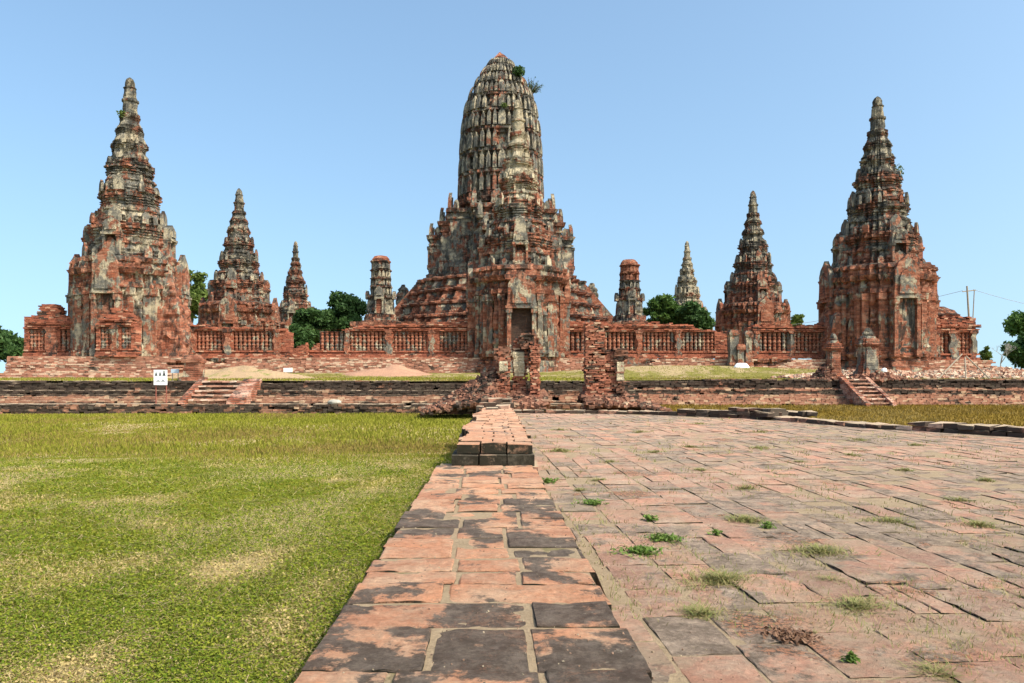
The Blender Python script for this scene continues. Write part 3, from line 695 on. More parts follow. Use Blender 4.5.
# ------------------------------------------------------------------ terrace, stairs
def terrace(name, label, x0, x1, rows, mat, ang=0, Yb=0, broken=0):
    """rows: (z, dy) front position per course"""
    br = Bricks()
    for k, (z, yy, dep) in enumerate(rows):
        x = x0-(.15 if k % 2 else 0)
        while x < x1:
            l = random.uniform(.17,.27); c = x+l/2; x += l
            e = random.gauss(0,.022)+.10*mn.noise(Vector((c*.35, z*1.5, 5+Yb)))
            er = mn.noise(Vector((c*.22+9, yy, 1)))
            if (k == len(rows)-1 and (er > .1 or random.random() < .1)) or random.random() < .02: continue
            e += (er > .22)*random.uniform(0,.10)
            br.add(c, yy+e+dep/2+ang*c, z+.0425, l-.008, dep, .081, random.gauss(0,.012))
    o = br.build(name, M[mat]); tag(o, label, 'terrace', 'brick terrace walls'); return o
def rows_left():
    R_ = []
    for i in range(4): R_.append((i*.085, 27.0+i*.015, .9))
    for i in range(4): R_.append((.34+i*.07, 27.75+i*.20, .6))     # slanted pale bricks
    for i in range(2): R_.append((.62+i*.085, 28.45, .6))
    for i in range(4): R_.append((.79+i*.085, 28.9-.04*(i > 2), .7))
    return R_
terrace('brick_terrace', 'long dark stained brick terrace of three steps along the left lawn', -48, -1.0, rows_left(), 'terrace')
def rows_mid():
    R_ = [(.34+i*.07, 27.9+i*.18, .6) for i in range(4)]
    R_ += [(.62+i*.085, 28.5, .6) for i in range(2)]+[(.79+i*.085, 28.9, .7) for i in range(4)]
    return [(i*.085, 27.4, .9) for i in range(4)]+R_
terrace('brick_terrace', 'short stretch of brick terrace seen between the ruined gate and the tall pier', -.98, 4.4, rows_mid(), 'terrace')
def rows_right():
    R_ = [(.08+i*.07, 32.0+i*.13, .8) for i in range(7)]
    R_ += [(.57+i*.085, 32.85, .6) for i in range(2)]+[(.74+i*.085, 33.1-.04*(i > 3), .7) for i in range(5)]
    return R_
terrace('brick_terrace', 'brick terrace with dark stained top behind the brown grass, left of the narrow steps', 4.4, 13.9, rows_right(), 'terrace_r')
terrace('brick_terrace', 'dark brick terrace at the far right below the heap of bricks', 15.15, 46, [(a, b-.1, c) for a, b, c in rows_right()], 'terrace_r')

def stairs(label, x0, x1, Yf, Yb, z0, z1, n, cheek=(.28,.28)):
    root = empty('brick_staircase', label, 'staircase', ((x0+x1)/2, Yf, z0)); w_ = (x1-x0)/2; run = (Yb-Yf)/n; rise = (z1-z0)/n
    for i in range(n):
        br = Bricks(); x = -w_
        while x < w_:
            l = random.uniform(.2,.3); br.add(x+l/2, i*run+(Yb-Yf-i*run)/2+random.gauss(0,.01)+.035, (i+.5)*rise-.03, l-.008, (Yb-Yf)-i*run, rise-.055, random.gauss(0,.01)); x += l
        st = br.build('step', M['terrace_r'], root)
        br = Bricks(); x = -w_
        while x < w_:
            l = random.uniform(.2,.3); br.add(x+l/2, i*run+run/2+random.gauss(0,.012), (i+1)*rise-.03+random.gauss(0,.004), l-.01, run+.04, .055, random.gauss(0,.015)); x += l
        br.build('tread', M['stair'], st)
    for s, cw in zip((-1,1), cheek):
        bm = bmesh.new(); xa, xb = (s*w_, s*(w_+cw)); prof = [(-.25,0),(Yb-Yf+.1,0),(Yb-Yf+.1,z1-z0+.08),(Yb-Yf-.1,z1-z0+.08),(-.2,.14)]
        A = [bm.verts.new((xa, d, z)) for d, z in prof]; B = [bm.verts.new((xb, d, z)) for d, z in prof]
        bm.faces.new(A); bm.faces.new(B[::-1])
        for i in range(5): bm.faces.new((A[i],B[i],B[(i+1)%5],A[(i+1)%5]))
        bm_link('cheek_wall', bm, M['stair_solid'], root)
M['stair_solid'] = ruin('brick cheek wall', .1, .2, 0, 3, 0, .5, coarse=.08, seed=14, pink=1)
stairs('wide pale brick staircase up the left terrace beside the white board sign', -11.35, -9.9, 27.3, 28.95, .34, 1.13, 5, (.22,.6))
stairs('narrow brick staircase on the right leading up between two gateposts', 14.1, 14.95, 30.9, 33.15, .1, 1.16, 7, (.2,.16))

# ------------------------------------------------------------------ ground, lawns
def lawn_z(y):
    t = np.clip((np.asarray(y, dtype=float)-4)/12, 0, 1); return .60*(1-t*t*(3-2*t))
def grid_sheet(name, x0, x1, y0, y1, nx, ny, zf, mat):
    xs = np.linspace(x0,x1,nx+1); ys = np.linspace(y0,y1,ny+1); V = [(x,y,zf(x,y)) for y in ys for x in xs]
    Fq = [(j*(nx+1)+i, j*(nx+1)+i+1, (j+1)*(nx+1)+i+1, (j+1)*(nx+1)+i) for j in range(ny) for i in range(nx)]
    o = link(name, mesh_np(name, V, Fq), mat, None, True); o['kind'] = 'structure'; return o
def grassmat(name, g1, g2, dry, dryamt=.45, brown=None, far=True):
    m = NM(name); P = m.pos(); x, y, z = m.sep(P)
    c = m.mix(m.ramp(m.noise(P, 7, 5, .75), .36, .64), g1, g2)
    n = m.noise(m.vmul(P,(1,.55,1)), .55, 7, .68, .4)
    k = m.ramp(n, .62-.2*dryamt, .72-.2*dryamt)
    c = m.mix(m.math('MULTIPLY', k, .85), c, dry)
    if brown:
        band = m.math('MULTIPLY', m.ramp(y, 9.5, 12.5), m.math('SUBTRACT', 1.0, m.ramp(y, 17, 23)))
        b = m.math('MULTIPLY', m.ramp(m.noise(m.vmul(P,(.5,.9,1)), .5, 5, .6), .34, .62), band)
        c = m.mix(m.math('MULTIPLY', b, .75), c, brown)
    c = m.mulc(c, m.math('ADD', m.noise(P, 26, 4, .8), .48))
    c = m.mulc(c, m.math('ADD', m.noise(m.vmul(P,(1,.35,1)), 1.8, 5, .75), .5))
    m.col(c); m.b.inputs['Roughness'].default_value = 1; m.b.inputs['Specular IOR Level'].default_value = 0
    m.bump(m.noise(P, 40, 4, .8), .8, .03); return m.m
M['lawn'] = grassmat('lawn', (.12,.13,.012), (.24,.21,.03), (.46,.34,.18), .80, brown=(.16,.12,.03))
M['field'] = grassmat('brown field', (.15,.10,.018), (.23,.15,.03), (.27,.18,.06), .5)
M['terrace_grass'] = grassmat('terrace grass', (.15,.14,.03), (.24,.20,.07), (.36,.26,.15), .75)
M['plain'] = grassmat('far plain', (.10,.13,.03), (.18,.18,.06), (.3,.25,.14), .4)
grid_sheet('ground', -5000, 5000, -400, 9000, 8, 8, lambda x, y: -.03, M['plain'])
grid_sheet('lawn', -70, .1, -6, 28.0, 90, 60, lambda x, y: float(lawn_z(y))+.015*mn.noise(Vector((x*.3,y*.3,0))), M['lawn'])
grid_sheet('dry_field', -.6, 70, -6, 33.3, 90, 60, lambda x, y: .10+.02*mn.noise(Vector((x*.3,y*.3,4))), M['field'])
def zter(x, y):
    z = 1.12+.30*max(0, min(1, (y-50)/7))
    d = ((x+12)/7.5)**2+((y-53)/3.5)**2; z += .12*math.exp(-d*1.2)
    d = ((x-11)/9)**2+((y-53)/4)**2; z += .7*math.exp(-d*1.2)
    d = ((x-20)/5)**2+((y-50)/4)**2; z += .35*math.exp(-d)
    z += .03*mn.noise(Vector((x*.5,y*.5,8)))
    return z
grid_sheet('terrace_ground', -80, 4.42, 29.15, 200, 80, 120, zter, M['terrace_grass'])
grid_sheet('terrace_ground', 4.42, 80, 33.35, 200, 70, 120, zter, M['terrace_grass'])
# sandy mound above the left stairs
def mound(name, label, cx, cy, rx, ry, h, mat, z0=1.05, sharp=1.4):
    V = []; n = 72; m_ = 26
    for j in range(m_+1):
        t = j/m_
        for i in range(n):
            a_ = 2*math.pi*i/n; k = 1-t; e = 1+.12*mn.noise(Vector((math.cos(a_)*2, math.sin(a_)*2, cx)))
            x = rx*k*math.cos(a_)*e; y = ry*k*math.sin(a_)*e; V.append((x, y, h*(1-k**sharp)*(1+.5*mn.noise(Vector((x*1.1,y*1.1,cx))))+.05*mn.noise(Vector((x*4,y*4,cx)))*t))
    Fq = [(j*n+i, j*n+(i+1)%n, (j+1)*n+(i+1)%n, (j+1)*n+i) for j in range(m_) for i in range(n)]
    o = link(name, mesh_np(name, V, Fq), M[mat], None, True, loc=(cx, cy, z0)); tag(o, label, 'mound'); return o
def sandmat():
    m = NM('sandy earth'); P = m.pos()
    c = m.mix(m.noise(P, 2.2, 6, .7), (.30,.19,.11), (.46,.32,.19)); c = m.mix(m.ramp(m.noise(P, 1.1, 7, .75), .52, .62), c, (.20,.19,.06)); c = m.mulc(c, m.math('ADD', m.noise(P, 16, 5, .8), .5)); m.col(c)
    m.bump(m.noise(P, 12, 5, .8), .8, .06); return m.m
M['grit'] = brickmat('grit', .3, .3, ca=(.34,.20,.13), cb=(.16,.11,.08), cc=(.38,.30,.2))
M['sand'] = sandmat(); M['sandred'] = brickmat('brick dust mound', .1, .5, ca=(.36,.20,.13), cb=(.30,.17,.11), cc=(.42,.28,.18))
mound('sand_mound', 'sandy earth mound sloping down to the right above the left staircase', hx(240,42), 42, 4.8, 3.4, .62, 'sand', 1.04, 1.5)
mound('sand_mound', 'pink rubble mound against the plinth left of the central chapel', hx(385,52), 53, 3.6, 2.6, .75, 'sandred', 1.16, 1.3)
for k in range(1):
    rub_pile_args = None

# ------------------------------------------------------------------ ruined gate in front of the central chapel
GY = 25.0
def at(px, py, Y): return (hx(px, Y), Y, hz(py, Y))
def pier_obj(br, cx, sx, sy, z0, z1, cy=0, course=.062, bl=.19, lean=0, neck=0):
    z = z0; row = 0
    while z < z1:
        t = (z-z0)/(z1-z0); k = 1+.10*mn.noise(Vector((cx*3, z*2.2, 2)))-neck*math.sin(math.pi*t)*.2; wx = sx*k; off = lean*t+.03*mn.noise(Vector((z*3, cx, 9)))
        n = max(1, round(wx/bl)); ny = max(1, round(sy/.26))
        for i in range(n+(row % 2)):
            a0 = -wx/2+(i-(.5 if row % 2 else 0))*wx/n; a1 = a0+wx/n; a0 = max(a0,-wx/2); a1 = min(a1, wx/2)
            for j in range(ny):
                if t > .9 and random.random() < .3: continue
                e = random.gauss(0,.022)
                if random.random() < .04: continue
                br.add(cx+off+(a0+a1)/2+e, cy-sy/2+sy*(j+.5)/ny+random.gauss(0,.02), z+course/2, a1-a0-.01, sy/ny-.006, course-.007, random.gauss(0,.03))
        z += course; row += 1
root = empty('ruined_gate', 'ruined brick gate of leaning piers with rubble on its left, before the central chapel', 'ruin', (hx(515,GY), GY, 0))
o0 = hx(515, GY)
def lx(px): return hx(px, GY)-o0
zb = .3
for (pa, pb, yt, dy, dep, ln) in ((497,510,352,0,.55,.03),(511.5,527,337,.25,.5,.05),(529,540,343,0,.7,.0)):
    br = Bricks(); pier_obj(br, lx((pa+pb)/2), (pb-pa)/F*GY, dep, zb, hz(yt, GY), dy, lean=ln, neck=.6); br.build('pier', M['gate'], root)
bm = bmesh.new(); bm.free()
for pa, pb, ya, yb_, yy_ in ((513,525,376,352,.10),(499,508,371,361,-.14)):
    link('plaster_patch', stack([(.5*(pb-pa)/F*GY,-.17),(.5*(pb-pa)/F*GY,.17),(-.5*(pb-pa)/F*GY,.17),(-.5*(pb-pa)/F*GY,-.17)], [(0,1,0),(hz(yb_,GY)-hz(ya,GY),1,0)], .08, .035, .05, pa, zmax=.08), M['gate_plaster'], root, loc=(lx((pa+pb)/2), yy_-.02, hz(ya,GY)))
for a_ in ((503,.5,362,348,.05),(527,.45,349,334,.1)):
    br = Bricks(); pier_obj(br, lx(a_[0]), a_[1], .6, hz(a_[2],GY), hz(a_[3],GY), a_[4], neck=-.5); br.build('broken_capital', M['rubble'], root)
br = Bricks()
for k in range(1900):
    x = random.uniform(lx(425), lx(545)); top = max(0, 1.25*(x-lx(432))/(lx(490)-lx(432))) if x < lx(496) else .55
    top = min(top, 1.25); y = random.uniform(-1.0, 1.2); zt = .28+top*max(0, 1-abs(y-.4)*.55)
    br.add(x, y, zt+random.uniform(-.1,.03), random.uniform(.16,.3), random.uniform(.12,.18), .075, random.uniform(0,3.14), random.gauss(0,.25), random.gauss(0,.25))
br.build('rubble_slope', M['rubble'], root)
rubble_block('rubble_core', '', '', (lx(478), .5, .1), (3.0, 1.3), lambda x, y: max(.05, .75+.52*x) if x < .8 else .7, 'rubble', parent=root)
# tall pier on the right
root = empty('ruined_pier', 'tall broken brick pier with a plastered stump, standing right of the ruined gate', 'ruin', (hx(597,GY), GY, 0)); o0 = hx(597, GY)
br = Bricks(); pier_obj(br, lx(594), 19/F*GY, .75, zb, hz(324,GY), 0); br.build('tall_pier', M['gate'], root)
br = Bricks(); pier_obj(br, lx(609), 13/F*GY, .7, zb, hz(350,GY), .02); br.build('side_wall', M['gate'], root)
br = Bricks(); pier_obj(br, lx(619), 9/F*GY, .6, zb, hz(356,GY), -.1, neck=.5); pier_obj(br, lx(619), 15/F*GY, .7, hz(360,GY), hz(350,GY), -.1); br.build('stump', M['rubble'], root)
link('plaster_patch', stack([(.12,-.17),(.12,.17),(-.12,.17),(-.12,-.17)], [(0,1,0),(hz(362,GY)-hz(380,GY),1,0)], .08, .03, .05, 3, zmax=.08), M['gate_plaster'], root, loc=(lx(619), -.27, hz(380,GY)))
br = Bricks(); pier_obj(br, lx(610), 30/F*GY, .7, hz(335,GY+6), hz(323,GY+6), 6) if False else None
br = Bricks()
for k in range(1200):
    x = random.uniform(lx(584), lx(664)); top = .62*max(0, 1-(x-lx(620))/(lx(662)-lx(620))) if x > lx(620) else .62
    y = random.uniform(-.9, 1.1); zt = .24+top*max(0, 1-abs(y-.2)*.6)
    br.add(x, y, zt+random.uniform(-.08,.03), random.uniform(.16,.3), random.uniform(.12,.18), .075, random.uniform(0,3.14), random.gauss(0,.2), random.gauss(0,.2))
br.build('rubble_slope', M['rubble'], root)
rubble_block('rubble_core', '', '', (lx(622), .3, .1), (2.4, 1.2), lambda x, y: max(.05, .66-.30*(x+.2)), 'rubble', parent=root)

# ------------------------------------------------------------------ gateposts right, small pier left
def gatepost(label, px, ybot, ytop, wpx, Y, group, seed, bud=True):
    x = hx(px, Y); z0 = hz(ybot, Y); H = hz(ytop, Y)-z0; w_ = wpx/F*Y/2
    root = empty('gatepost', label, 'gatepost', (x, Y, z0), 0, group); SQ = plan_from([(1,.6),(.84,.84)])
    link('post_base', stack(SQ, [(-.1,w_*1.6,0),(.14,w_*1.55,0),(.15,w_*1.3,0),(.3,w_*1.2,0),(.31,w_*1.1,0),(.4,w_*1.08,0)], .12, .025, .05, seed, layer=.08, zmax=.1), M['post'], root)
    link('shaft', stack(SQ, [(.28,w_,.03),(.4,w_,0),(H*.62,w_*.93,0),(H*.625,w_*.93,.05),(H*.66,w_*.93,.05)], .12, .02, .03, seed+1, layer=.08, zmax=.12), M['post'], root)
    link('capital', stack(SQ, [(H*.65,w_*.93,.03),(H*.67,w_,.07),(H*.70,w_,.07),(H*.705,w_*.95,.02),(H*.75,w_*.95,.03),(H*.755,w_*.85,.06),(H*.78,w_*.85,.06),(H*.785,w_*.78,.02),(H*.84,w_*.66,0)], .1, .02, .03, seed+2, layer=.08, zmax=.08), M['post'], root)
    link('bud', stack(COB, [(H*.83,w_*.55,.0),(H*.86,w_*.60,.02),(H*.90,w_*.58,.0),(H*.93,w_*.5,0),(H*.97,w_*.34,0),(H,w_*.15,0)], .1, .02, 0, seed+3, layer=.08, zmax=.05), M['small_prang'], root)
    return root
M['post'] = ruin('gatepost brick', .42, .36, 0, 5, 0, .55, coarse=.075, seed=16)
g1 = gatepost('slimmer left gatepost with pale worn plaster at the head of the narrow stairs', 833, 380, 333, 14, 33.7, 'gateposts of the right staircase', 130)
g2 = gatepost('stout right gatepost with a dark bud top at the head of the narrow stairs', 868, 378, 328, 19, 33.9, 'gateposts of the right staircase', 140)
def rub_pile(label, cx, cy, z0, rx, ry, h, n, mat='rubble', shift=0):
    br = Bricks()
    for k in range(n):
        a_ = random.uniform(0, 6.283); q = math.sqrt(random.random()); x = rx*q*math.cos(a_); y = ry*q*math.sin(a_); xs = x/rx
        zt = h*max(0, 1-((xs-shift)**2+(y/ry)**2)**.6)
        br.add(x, y, zt*random.uniform(.4,1)+.03, random.uniform(.16,.3), random.uniform(.12,.17), .075, random.uniform(0,3.14), random.gauss(0,.3), random.gauss(0,.3))
    o = br.build('rubble_pile', M[mat], None, loc=(cx, cy, z0)); return tag(o, label, 'rubble')
rub_pile('slumped brick rubble leaning against the left gatepost', hx(820,33.7), 33.8, 1.08, .75, .6, 1.0, 320, shift=.6)
rub_pile('low spread of loose bricks round the foot of the right gatepost', hx(876,33.6), 33.5, 1.1, 1.2, .5, .45, 240)
x = hx(194, 29.6)
o = link('brick_pier', stack([(.5,-.5),(.5,.5),(-.5,.5),(-.5,-.5)], [(0,.62,.1),(.2,.62,.1),(.22,.62,0),(.75,.6,0),(.76,.6,.06),(.9,.6,.06),(1.05,.45,0)], .12, .03, .06, 150, layer=.08, zmax=.1), M['post'], None, loc=(x, 29.6, 1.05))
tag(o, 'stumpy brick pier at the top left of the wide left staircase', 'pier')

# ------------------------------------------------------------------ heap of bricks, loose bricks at right
br = Bricks()
for k in range(5200):
    x = random.uniform(hx(782,41), hx(1075,41)); y = random.gauss(41, .9); e = .7+.5*mn.noise(Vector((x*.45, 0, 2)))
    fade = min(1, (x-hx(782,41))/3.0)
    zt = 1.15+.50*e*max(.12, fade)*max(0, 1-abs(y-41)/1.7)
    br.add(x, y, zt*1.0+random.uniform(-.08,.04), random.uniform(.2,.32), random.uniform(.14,.18), .09, random.uniform(0,3.14), random.gauss(0,.45), random.gauss(0,.45))
o = br.build('brick_heap', M['heap']); o['kind'] = 'stuff'; tag(o, 'long low heap of loose pale bricks on the grass at the right', 'bricks')

# ------------------------------------------------------------------ signs and small things
M['white'] = plain('white paint', (.80,.80,.78), .5, .06, 6, .4); M['black'] = plain('black print', (.03,.03,.035), .6, 0)
M['brownpost'] = plain('brown painted post', (.22,.07,.05), .6, .2); M['bluegrey'] = plain('bluish grey metal', (.42,.50,.58), .4, .08)
M['greyprint'] = plain('grey print', (.28,.28,.30), .6, 0); M['wood'] = plain('weathered pole', (.30,.24,.18), .8, .3, 8); M['stonegrey'] = plain('grey stone', (.34,.31,.26), .9, .4, 5); M['concrete'] = plain('concrete', (.45,.44,.42), .85, .2)
SY = 27.4
root = empty('notice_board', 'white notice board with black figures on two brown posts by the left staircase', 'sign', (hx(160.5,SY), SY, .34))
zt0, zt1 = hz(385,SY)-.34, hz(369.5,SY)-.34; hw = 6.6/F*SY
bm = bmesh.new(); box_mesh(bm, -hw, hw, -.02, .02, zt0, zt1); bd = bm_link('board', bm, M['white'], root)
for s in (-1, 1):
    bm = bmesh.new(); tube(bm, [(s*hw*.78,.05,-.02),(s*hw*.78,.05,zt1+.03)], [.022,.022], 8); bm_link('post', bm, M['brownpost'], root)
bm = bmesh.new(); box_mesh(bm, -hw-.02, hw+.02, -.03, .06, zt1, zt1+.035); bm_link('top_rail', bm, M['brownpost'], root)
for k in range(3):   # three dark pictograms: standing figures in triangular skirts, growing to the right
    bm = bmesh.new(); cx = -hw*.62+k*hw*.60; zc = zt0+(zt1-zt0)*.60; s = .9+.15*(k == 2)
    for (w0, w1, za, zb_) in ((.055,.02,0,.07),(.03,.025,.07,.10),(.018,.018,.105,.13+.03*(k == 2))):
        vs = [bm.verts.new(p) for p in ((cx-w0*s,-.024,zc+za*s),(cx+w0*s,-.024,zc+za*s),(cx+w1*s,-.024,zc+zb_*s),(cx-w1*s,-.024,zc+zb_*s))]; bm.faces.new(vs)
    bm_link('pictogram', bm, M['black'], bd)
for k, cx in enumerate((-hw*.3, hw*.42)):
    bm = bmesh.new(); zc = zt0+(zt1-zt0)*.22
    for (w0, w1, za, zb_) in ((.085,.05,0,.03),(.045,.0,.03,.06+.03*k)):
        vs = [bm.verts.new(p) for p in ((cx-w0,-.024,zc+za),(cx+w0,-.024,zc+za),(cx+w1+.002,-.024,zc+zb_),(cx-w1,-.024,zc+zb_))]; bm.faces.new(vs)
    bm_link('pictogram', bm, M['greyprint'], bd)
def plaque(name, label, px, py0, py1, wpx, Y, mat, post=True, zg=1.12):
    root = empty(name, label, 'sign', (hx(px,Y), Y, zg)); hw = wpx/2/F*Y; za, zb_ = hz(py1,Y)-zg, hz(py0,Y)-zg
    bm = bmesh.new(); box_mesh(bm, -hw, hw, -.015, .015, za, zb_); bm_link('plate', bm, M[mat], root)
    for s in (-1,1):
        bm = bmesh.new(); tube(bm, [(s*hw*.7,.03,-.05),(s*hw*.7,.03,zb_-.02)], [.018,.018], 6); bm_link('post', bm, M['wood'], root)
plaque('plaque', 'small bluish grey information plate beside the white notice board', 175, 369, 373, 8, 29.6, 'bluegrey')
plaque('plaque', 'small white rectangular plate before the gap in the left gallery', 288, 368, 372, 9, 50, 'white', zg=1.3)
def sack(name, label, px, py, Y, sx, sy, sz, mat, cat, z0):
    bm = bmesh.new(); bmesh.ops.create_icosphere(bm, subdivisions=3, radius=1)
    for v in bm.verts:
        n = mn.noise(v.co*1.6+Vector((px,0,0)))*.25; v.co = Vector((v.co.x*sx*(1+n), v.co.y*sy*(1+n), max(v.co.z, -.45)*sz*(1+n)+sz*.45))
    o = bm_link(name, bm, M[mat], None, True, loc=(hx(px,Y), Y, z0)); return tag(o, label, cat)
sack('white_stone', 'white painted block at the foot of the dark pillars on the right', 741, 370, 52, .55, .3, .32, 'white', 'stone', 1.62)
sack('white_sack', 'small white bundle lying on bricks right of the stout gatepost', 884, 370, 36, .15, .15, .16, 'white', 'bundle', 1.42)
sack('pale_stone', 'single pale flat stone lying on the ledge of the left terrace', 335, 404, 27.25, .24, .2, .11, 'stonegrey', 'stone', .34)

# utility pole, wires and leaning poles
PY = 76
root = empty('utility_pole', 'thin wooden utility pole with crossarm behind the right wing', 'pole', (hx(968,PY), PY, 1.0)); zt = hz(286,PY)-1
bm = bmesh.new(); tube(bm, [(.45,0,0),(-.1,0,zt)], [.12,.08], 8); bm_link('mast', bm, M['wood'], root)
bm = bmesh.new(); tube(bm, [(.45,.1,zt*.45),(.62,.0,zt-.35)], [.06,.05], 6); bm_link('brace', bm, M['wood'], root)
bm = bmesh.new(); tube(bm, [(-.55,0,zt-.55),(.75,0,zt-.40)], [.05,.05], 6); bm_link('crossarm', bm, M['wood'], root)
bm = bmesh.new(); z_ = zt+1-.45; X0 = hx(968,PY)
def wire(bm, a_, b_, sag):
    pts = [];
    for i in range(21):
        t = i/20; p = Vector(a_).lerp(Vector(b_), t); p.z -= sag*4*t*(1-t); pts.append(p)
    tube(bm, pts, [.02]*21, 4)
wire(bm, (X0-.5,PY,z_), (X0-38, PY+32, z_-2.0), 2.2); wire(bm, (X0+.5,PY,z_+.1), (X0+45, PY+18, z_+.2), 2.2)
o = bm_link('power_line', bm, M['greyprint']); tag(o, 'thin sagging electric wires running from the utility pole', 'wire')
LY = 36
for (lab, a_, b_) in (('grey pole leaning to the right beside the brick heap', (937,377), (962,354)), ('grey pole leaning to the left beside the brick heap', (991,377), (966,356)), ('short upright stake between the two leaning poles', (966,377), (965,357))):
    bm = bmesh.new(); A = Vector(at(*a_, LY)); A.z = 1.1; B = Vector(at(*b_, LY+.6)); tube(bm, [(0,0,0), B-A], [.035,.03], 7)
    o = bm_link('leaning_pole', bm, M['wood'], None, loc=A); tag(o, lab, 'pole', 'poles by the brick heap')

# ------------------------------------------------------------------ trees
def leaves_np(centers, size, tint, flat=.35):
    n = len(centers); C_ = np.asarray(centers)
    a_ = rng.normal(size=(n,3)); a_ /= np.linalg.norm(a_,axis=1)[:,None]; b_ = rng.normal(size=(n,3)); b_ -= (a_*b_).sum(1)[:,None]*a_; b_ /= np.linalg.norm(b_,axis=1)[:,None]
    s = (np.asarray(size)*rng.uniform(.6,1.3,n))[:,None]
    V = np.stack([C_-a_*s, C_+b_*s*.5, C_+a_*s, C_-b_*s*.5],1).reshape(-1,3)
    Fq = np.arange(4*n).reshape(-1,4); col = np.repeat(np.stack([tint, tint, tint],1), 4, 0); return V, Fq, col
def tree(label, px, ytop, ybot, wpx, Y, mat, n=6000, leaf=.3, zg=1.0, group='trees behind the temple', blobs=46, shape=1.0, trunk=True, gap=.0):
    x = hx(px, Y); ht = hz(ytop, Y)-zg; hb = hz(ybot, Y)-zg; W = wpx/F*Y/2
    root = empty('tree', label, 'tree', (x, Y, zg), random.uniform(0,6), group)
    ch = ht-hb; cz = hb+ch*.5; pts = []; tint = []; bl = []
    for i in range(blobs):
        u = rng.normal(size=3); u /= np.linalg.norm(u); q = rng.random()**.4
        c = np.array([u[0]*W*.72*q, u[1]*W*.72*q, cz+u[2]*ch*.36*q]); r = rng.uniform(.10,.34)*min(W, ch*.6)
        bl.append((c, r))
    for c, r in bl:
        m_ = int(n/blobs*(r/(.22*min(W, ch*.6)))**1.6); u = rng.normal(size=(m_,3)); u /= np.linalg.norm(u,axis=1)[:,None]; q = rng.random(m_)**.33
        q = q*(1+.25*rng.normal(size=m_)*.4)
        P = c+u*(q*r)[:,None]*np.array([1.15,1.15,.85]); pts.append(P); tint.append(np.clip(rng.normal(.45+.25*rng.random(), .22, m_),0,1))
    pts = np.concatenate(pts); tint = np.concatenate(tint); V, Fq, col = leaves_np(pts, leaf, tint)
    bm = bmesh.new(); tr = max(.12, ht*.02)
    tube(bm, [(0,0,-.2),(.05*W,0,hb*.5),(0,.05*W,cz),(0,0,cz+ch*.25)], [tr*1.3,tr,tr*.6,tr*.2], 8)
    for c, r in bl[:9]:
        s = Vector((0,0,random.uniform(hb*.7,cz))); e = Vector(c); tube(bm, [s, s.lerp(e,.5)+Vector((0,0,.1*ch)), e], [tr*.5,tr*.32,tr*.1], 5)
    bm_link('trunk', bm, M['trunk'], root); link('crown', mesh_np('crown', V, Fq, col), M[mat], root); return root
tree('dark green tree mass at the far left edge of the picture', -16, 318, 374, 86, 100, 'leaf_dark', 9000, .33)
tree('tree peeping out low beside the far left enclosure wall', 22, 332, 374, 40, 96, 'leaf_dark', 5000, .3)
tree('yellow green tree between the tall left spire and the mid left spire', 191, 264, 330, 46, 102, 'leaf_mid', 5200, .30)
tree('dark rounded tree left of the clump beside the far left spire', 311, 297, 352, 48, 92, 'leaf_dark', 8000, .28)
tree('tallest dark tree of the clump left of the small blackened prang', 345, 285, 350, 56, 94, 'leaf_dark', 10000, .28)
tree('dark low tree in front of the gap in the left gallery', 300, 318, 366, 34, 82, 'leaf_dark', 5000, .24)
tree('bright green bushy tree right of the small prang with red top', 660, 291, 345, 40, 98, 'leaf_mid2', 7000, .28) if 'leaf_mid2' in M else None
M['leaf_mid2'] = leafmat('green leaves', (.04,.09,.02), (.11,.18,.035), .3)
tree('green bushy tree right of the small prang with red top', 661, 290, 345, 42, 98, 'leaf_mid2', 8000, .28)
tree('low spreading bush filling the space between the two trees on the right', 678, 304, 345, 56, 100, 'leaf_mid2', 7000, .28)
tree('darker tree at the foot of the pale far spire', 694, 296, 345, 44, 96, 'leaf_dark', 8000, .28)
tree('small bright green tree between the two right spires', 797, 310, 335, 15, 120, 'leaf_mid', 2600, .25)
tree('big dark tree at the far right edge', 1036, 326, 372, 62, 105, 'leaf_dark', 9000, .32)
tree('hazy green tree top rising above the far right tree', 1030, 305, 345, 50, 150, 'leaf_mid2', 5000, .4)
tree('small olive tree right of the utility pole', 985, 343, 372, 15, 85, 'leaf_mid', 1500, .18)
# leafless small tree
root = empty('bare_tree', 'small leafless grey tree between the leaning poles and the far right tree', 'tree', (hx(1000,88), 88, 1.0)); bm = bmesh.new(); random.seed(5)
def branch(bm, p, d, L, r, k):
    q = p+d*L; tube(bm, [p, p.lerp(q,.5)+Vector((random.uniform(-.05,.05)*L,0,0)), q], [r, r*.8, r*.6], 5)
    if k == 0: return
    for _ in range(3):
        nd = (d+Vector((random.uniform(-.8,.8), random.uniform(-.8,.8), random.uniform(-.1,.5)))).normalized(); branch(bm, q, nd, L*.68, r*.6, k-1)
branch(bm, Vector((0,0,0)), Vector((.05,0,1)), 1.5, .10, 4); M['greybark'] = plain('grey bark', (.32,.29,.26), .9, .2)
bm_link('branches', bm, M['greybark'], root)
tree('distant low tree line mass far behind the right terrace', 1075, 340, 374, 120, 160, 'leaf_dark', 7000, .45)

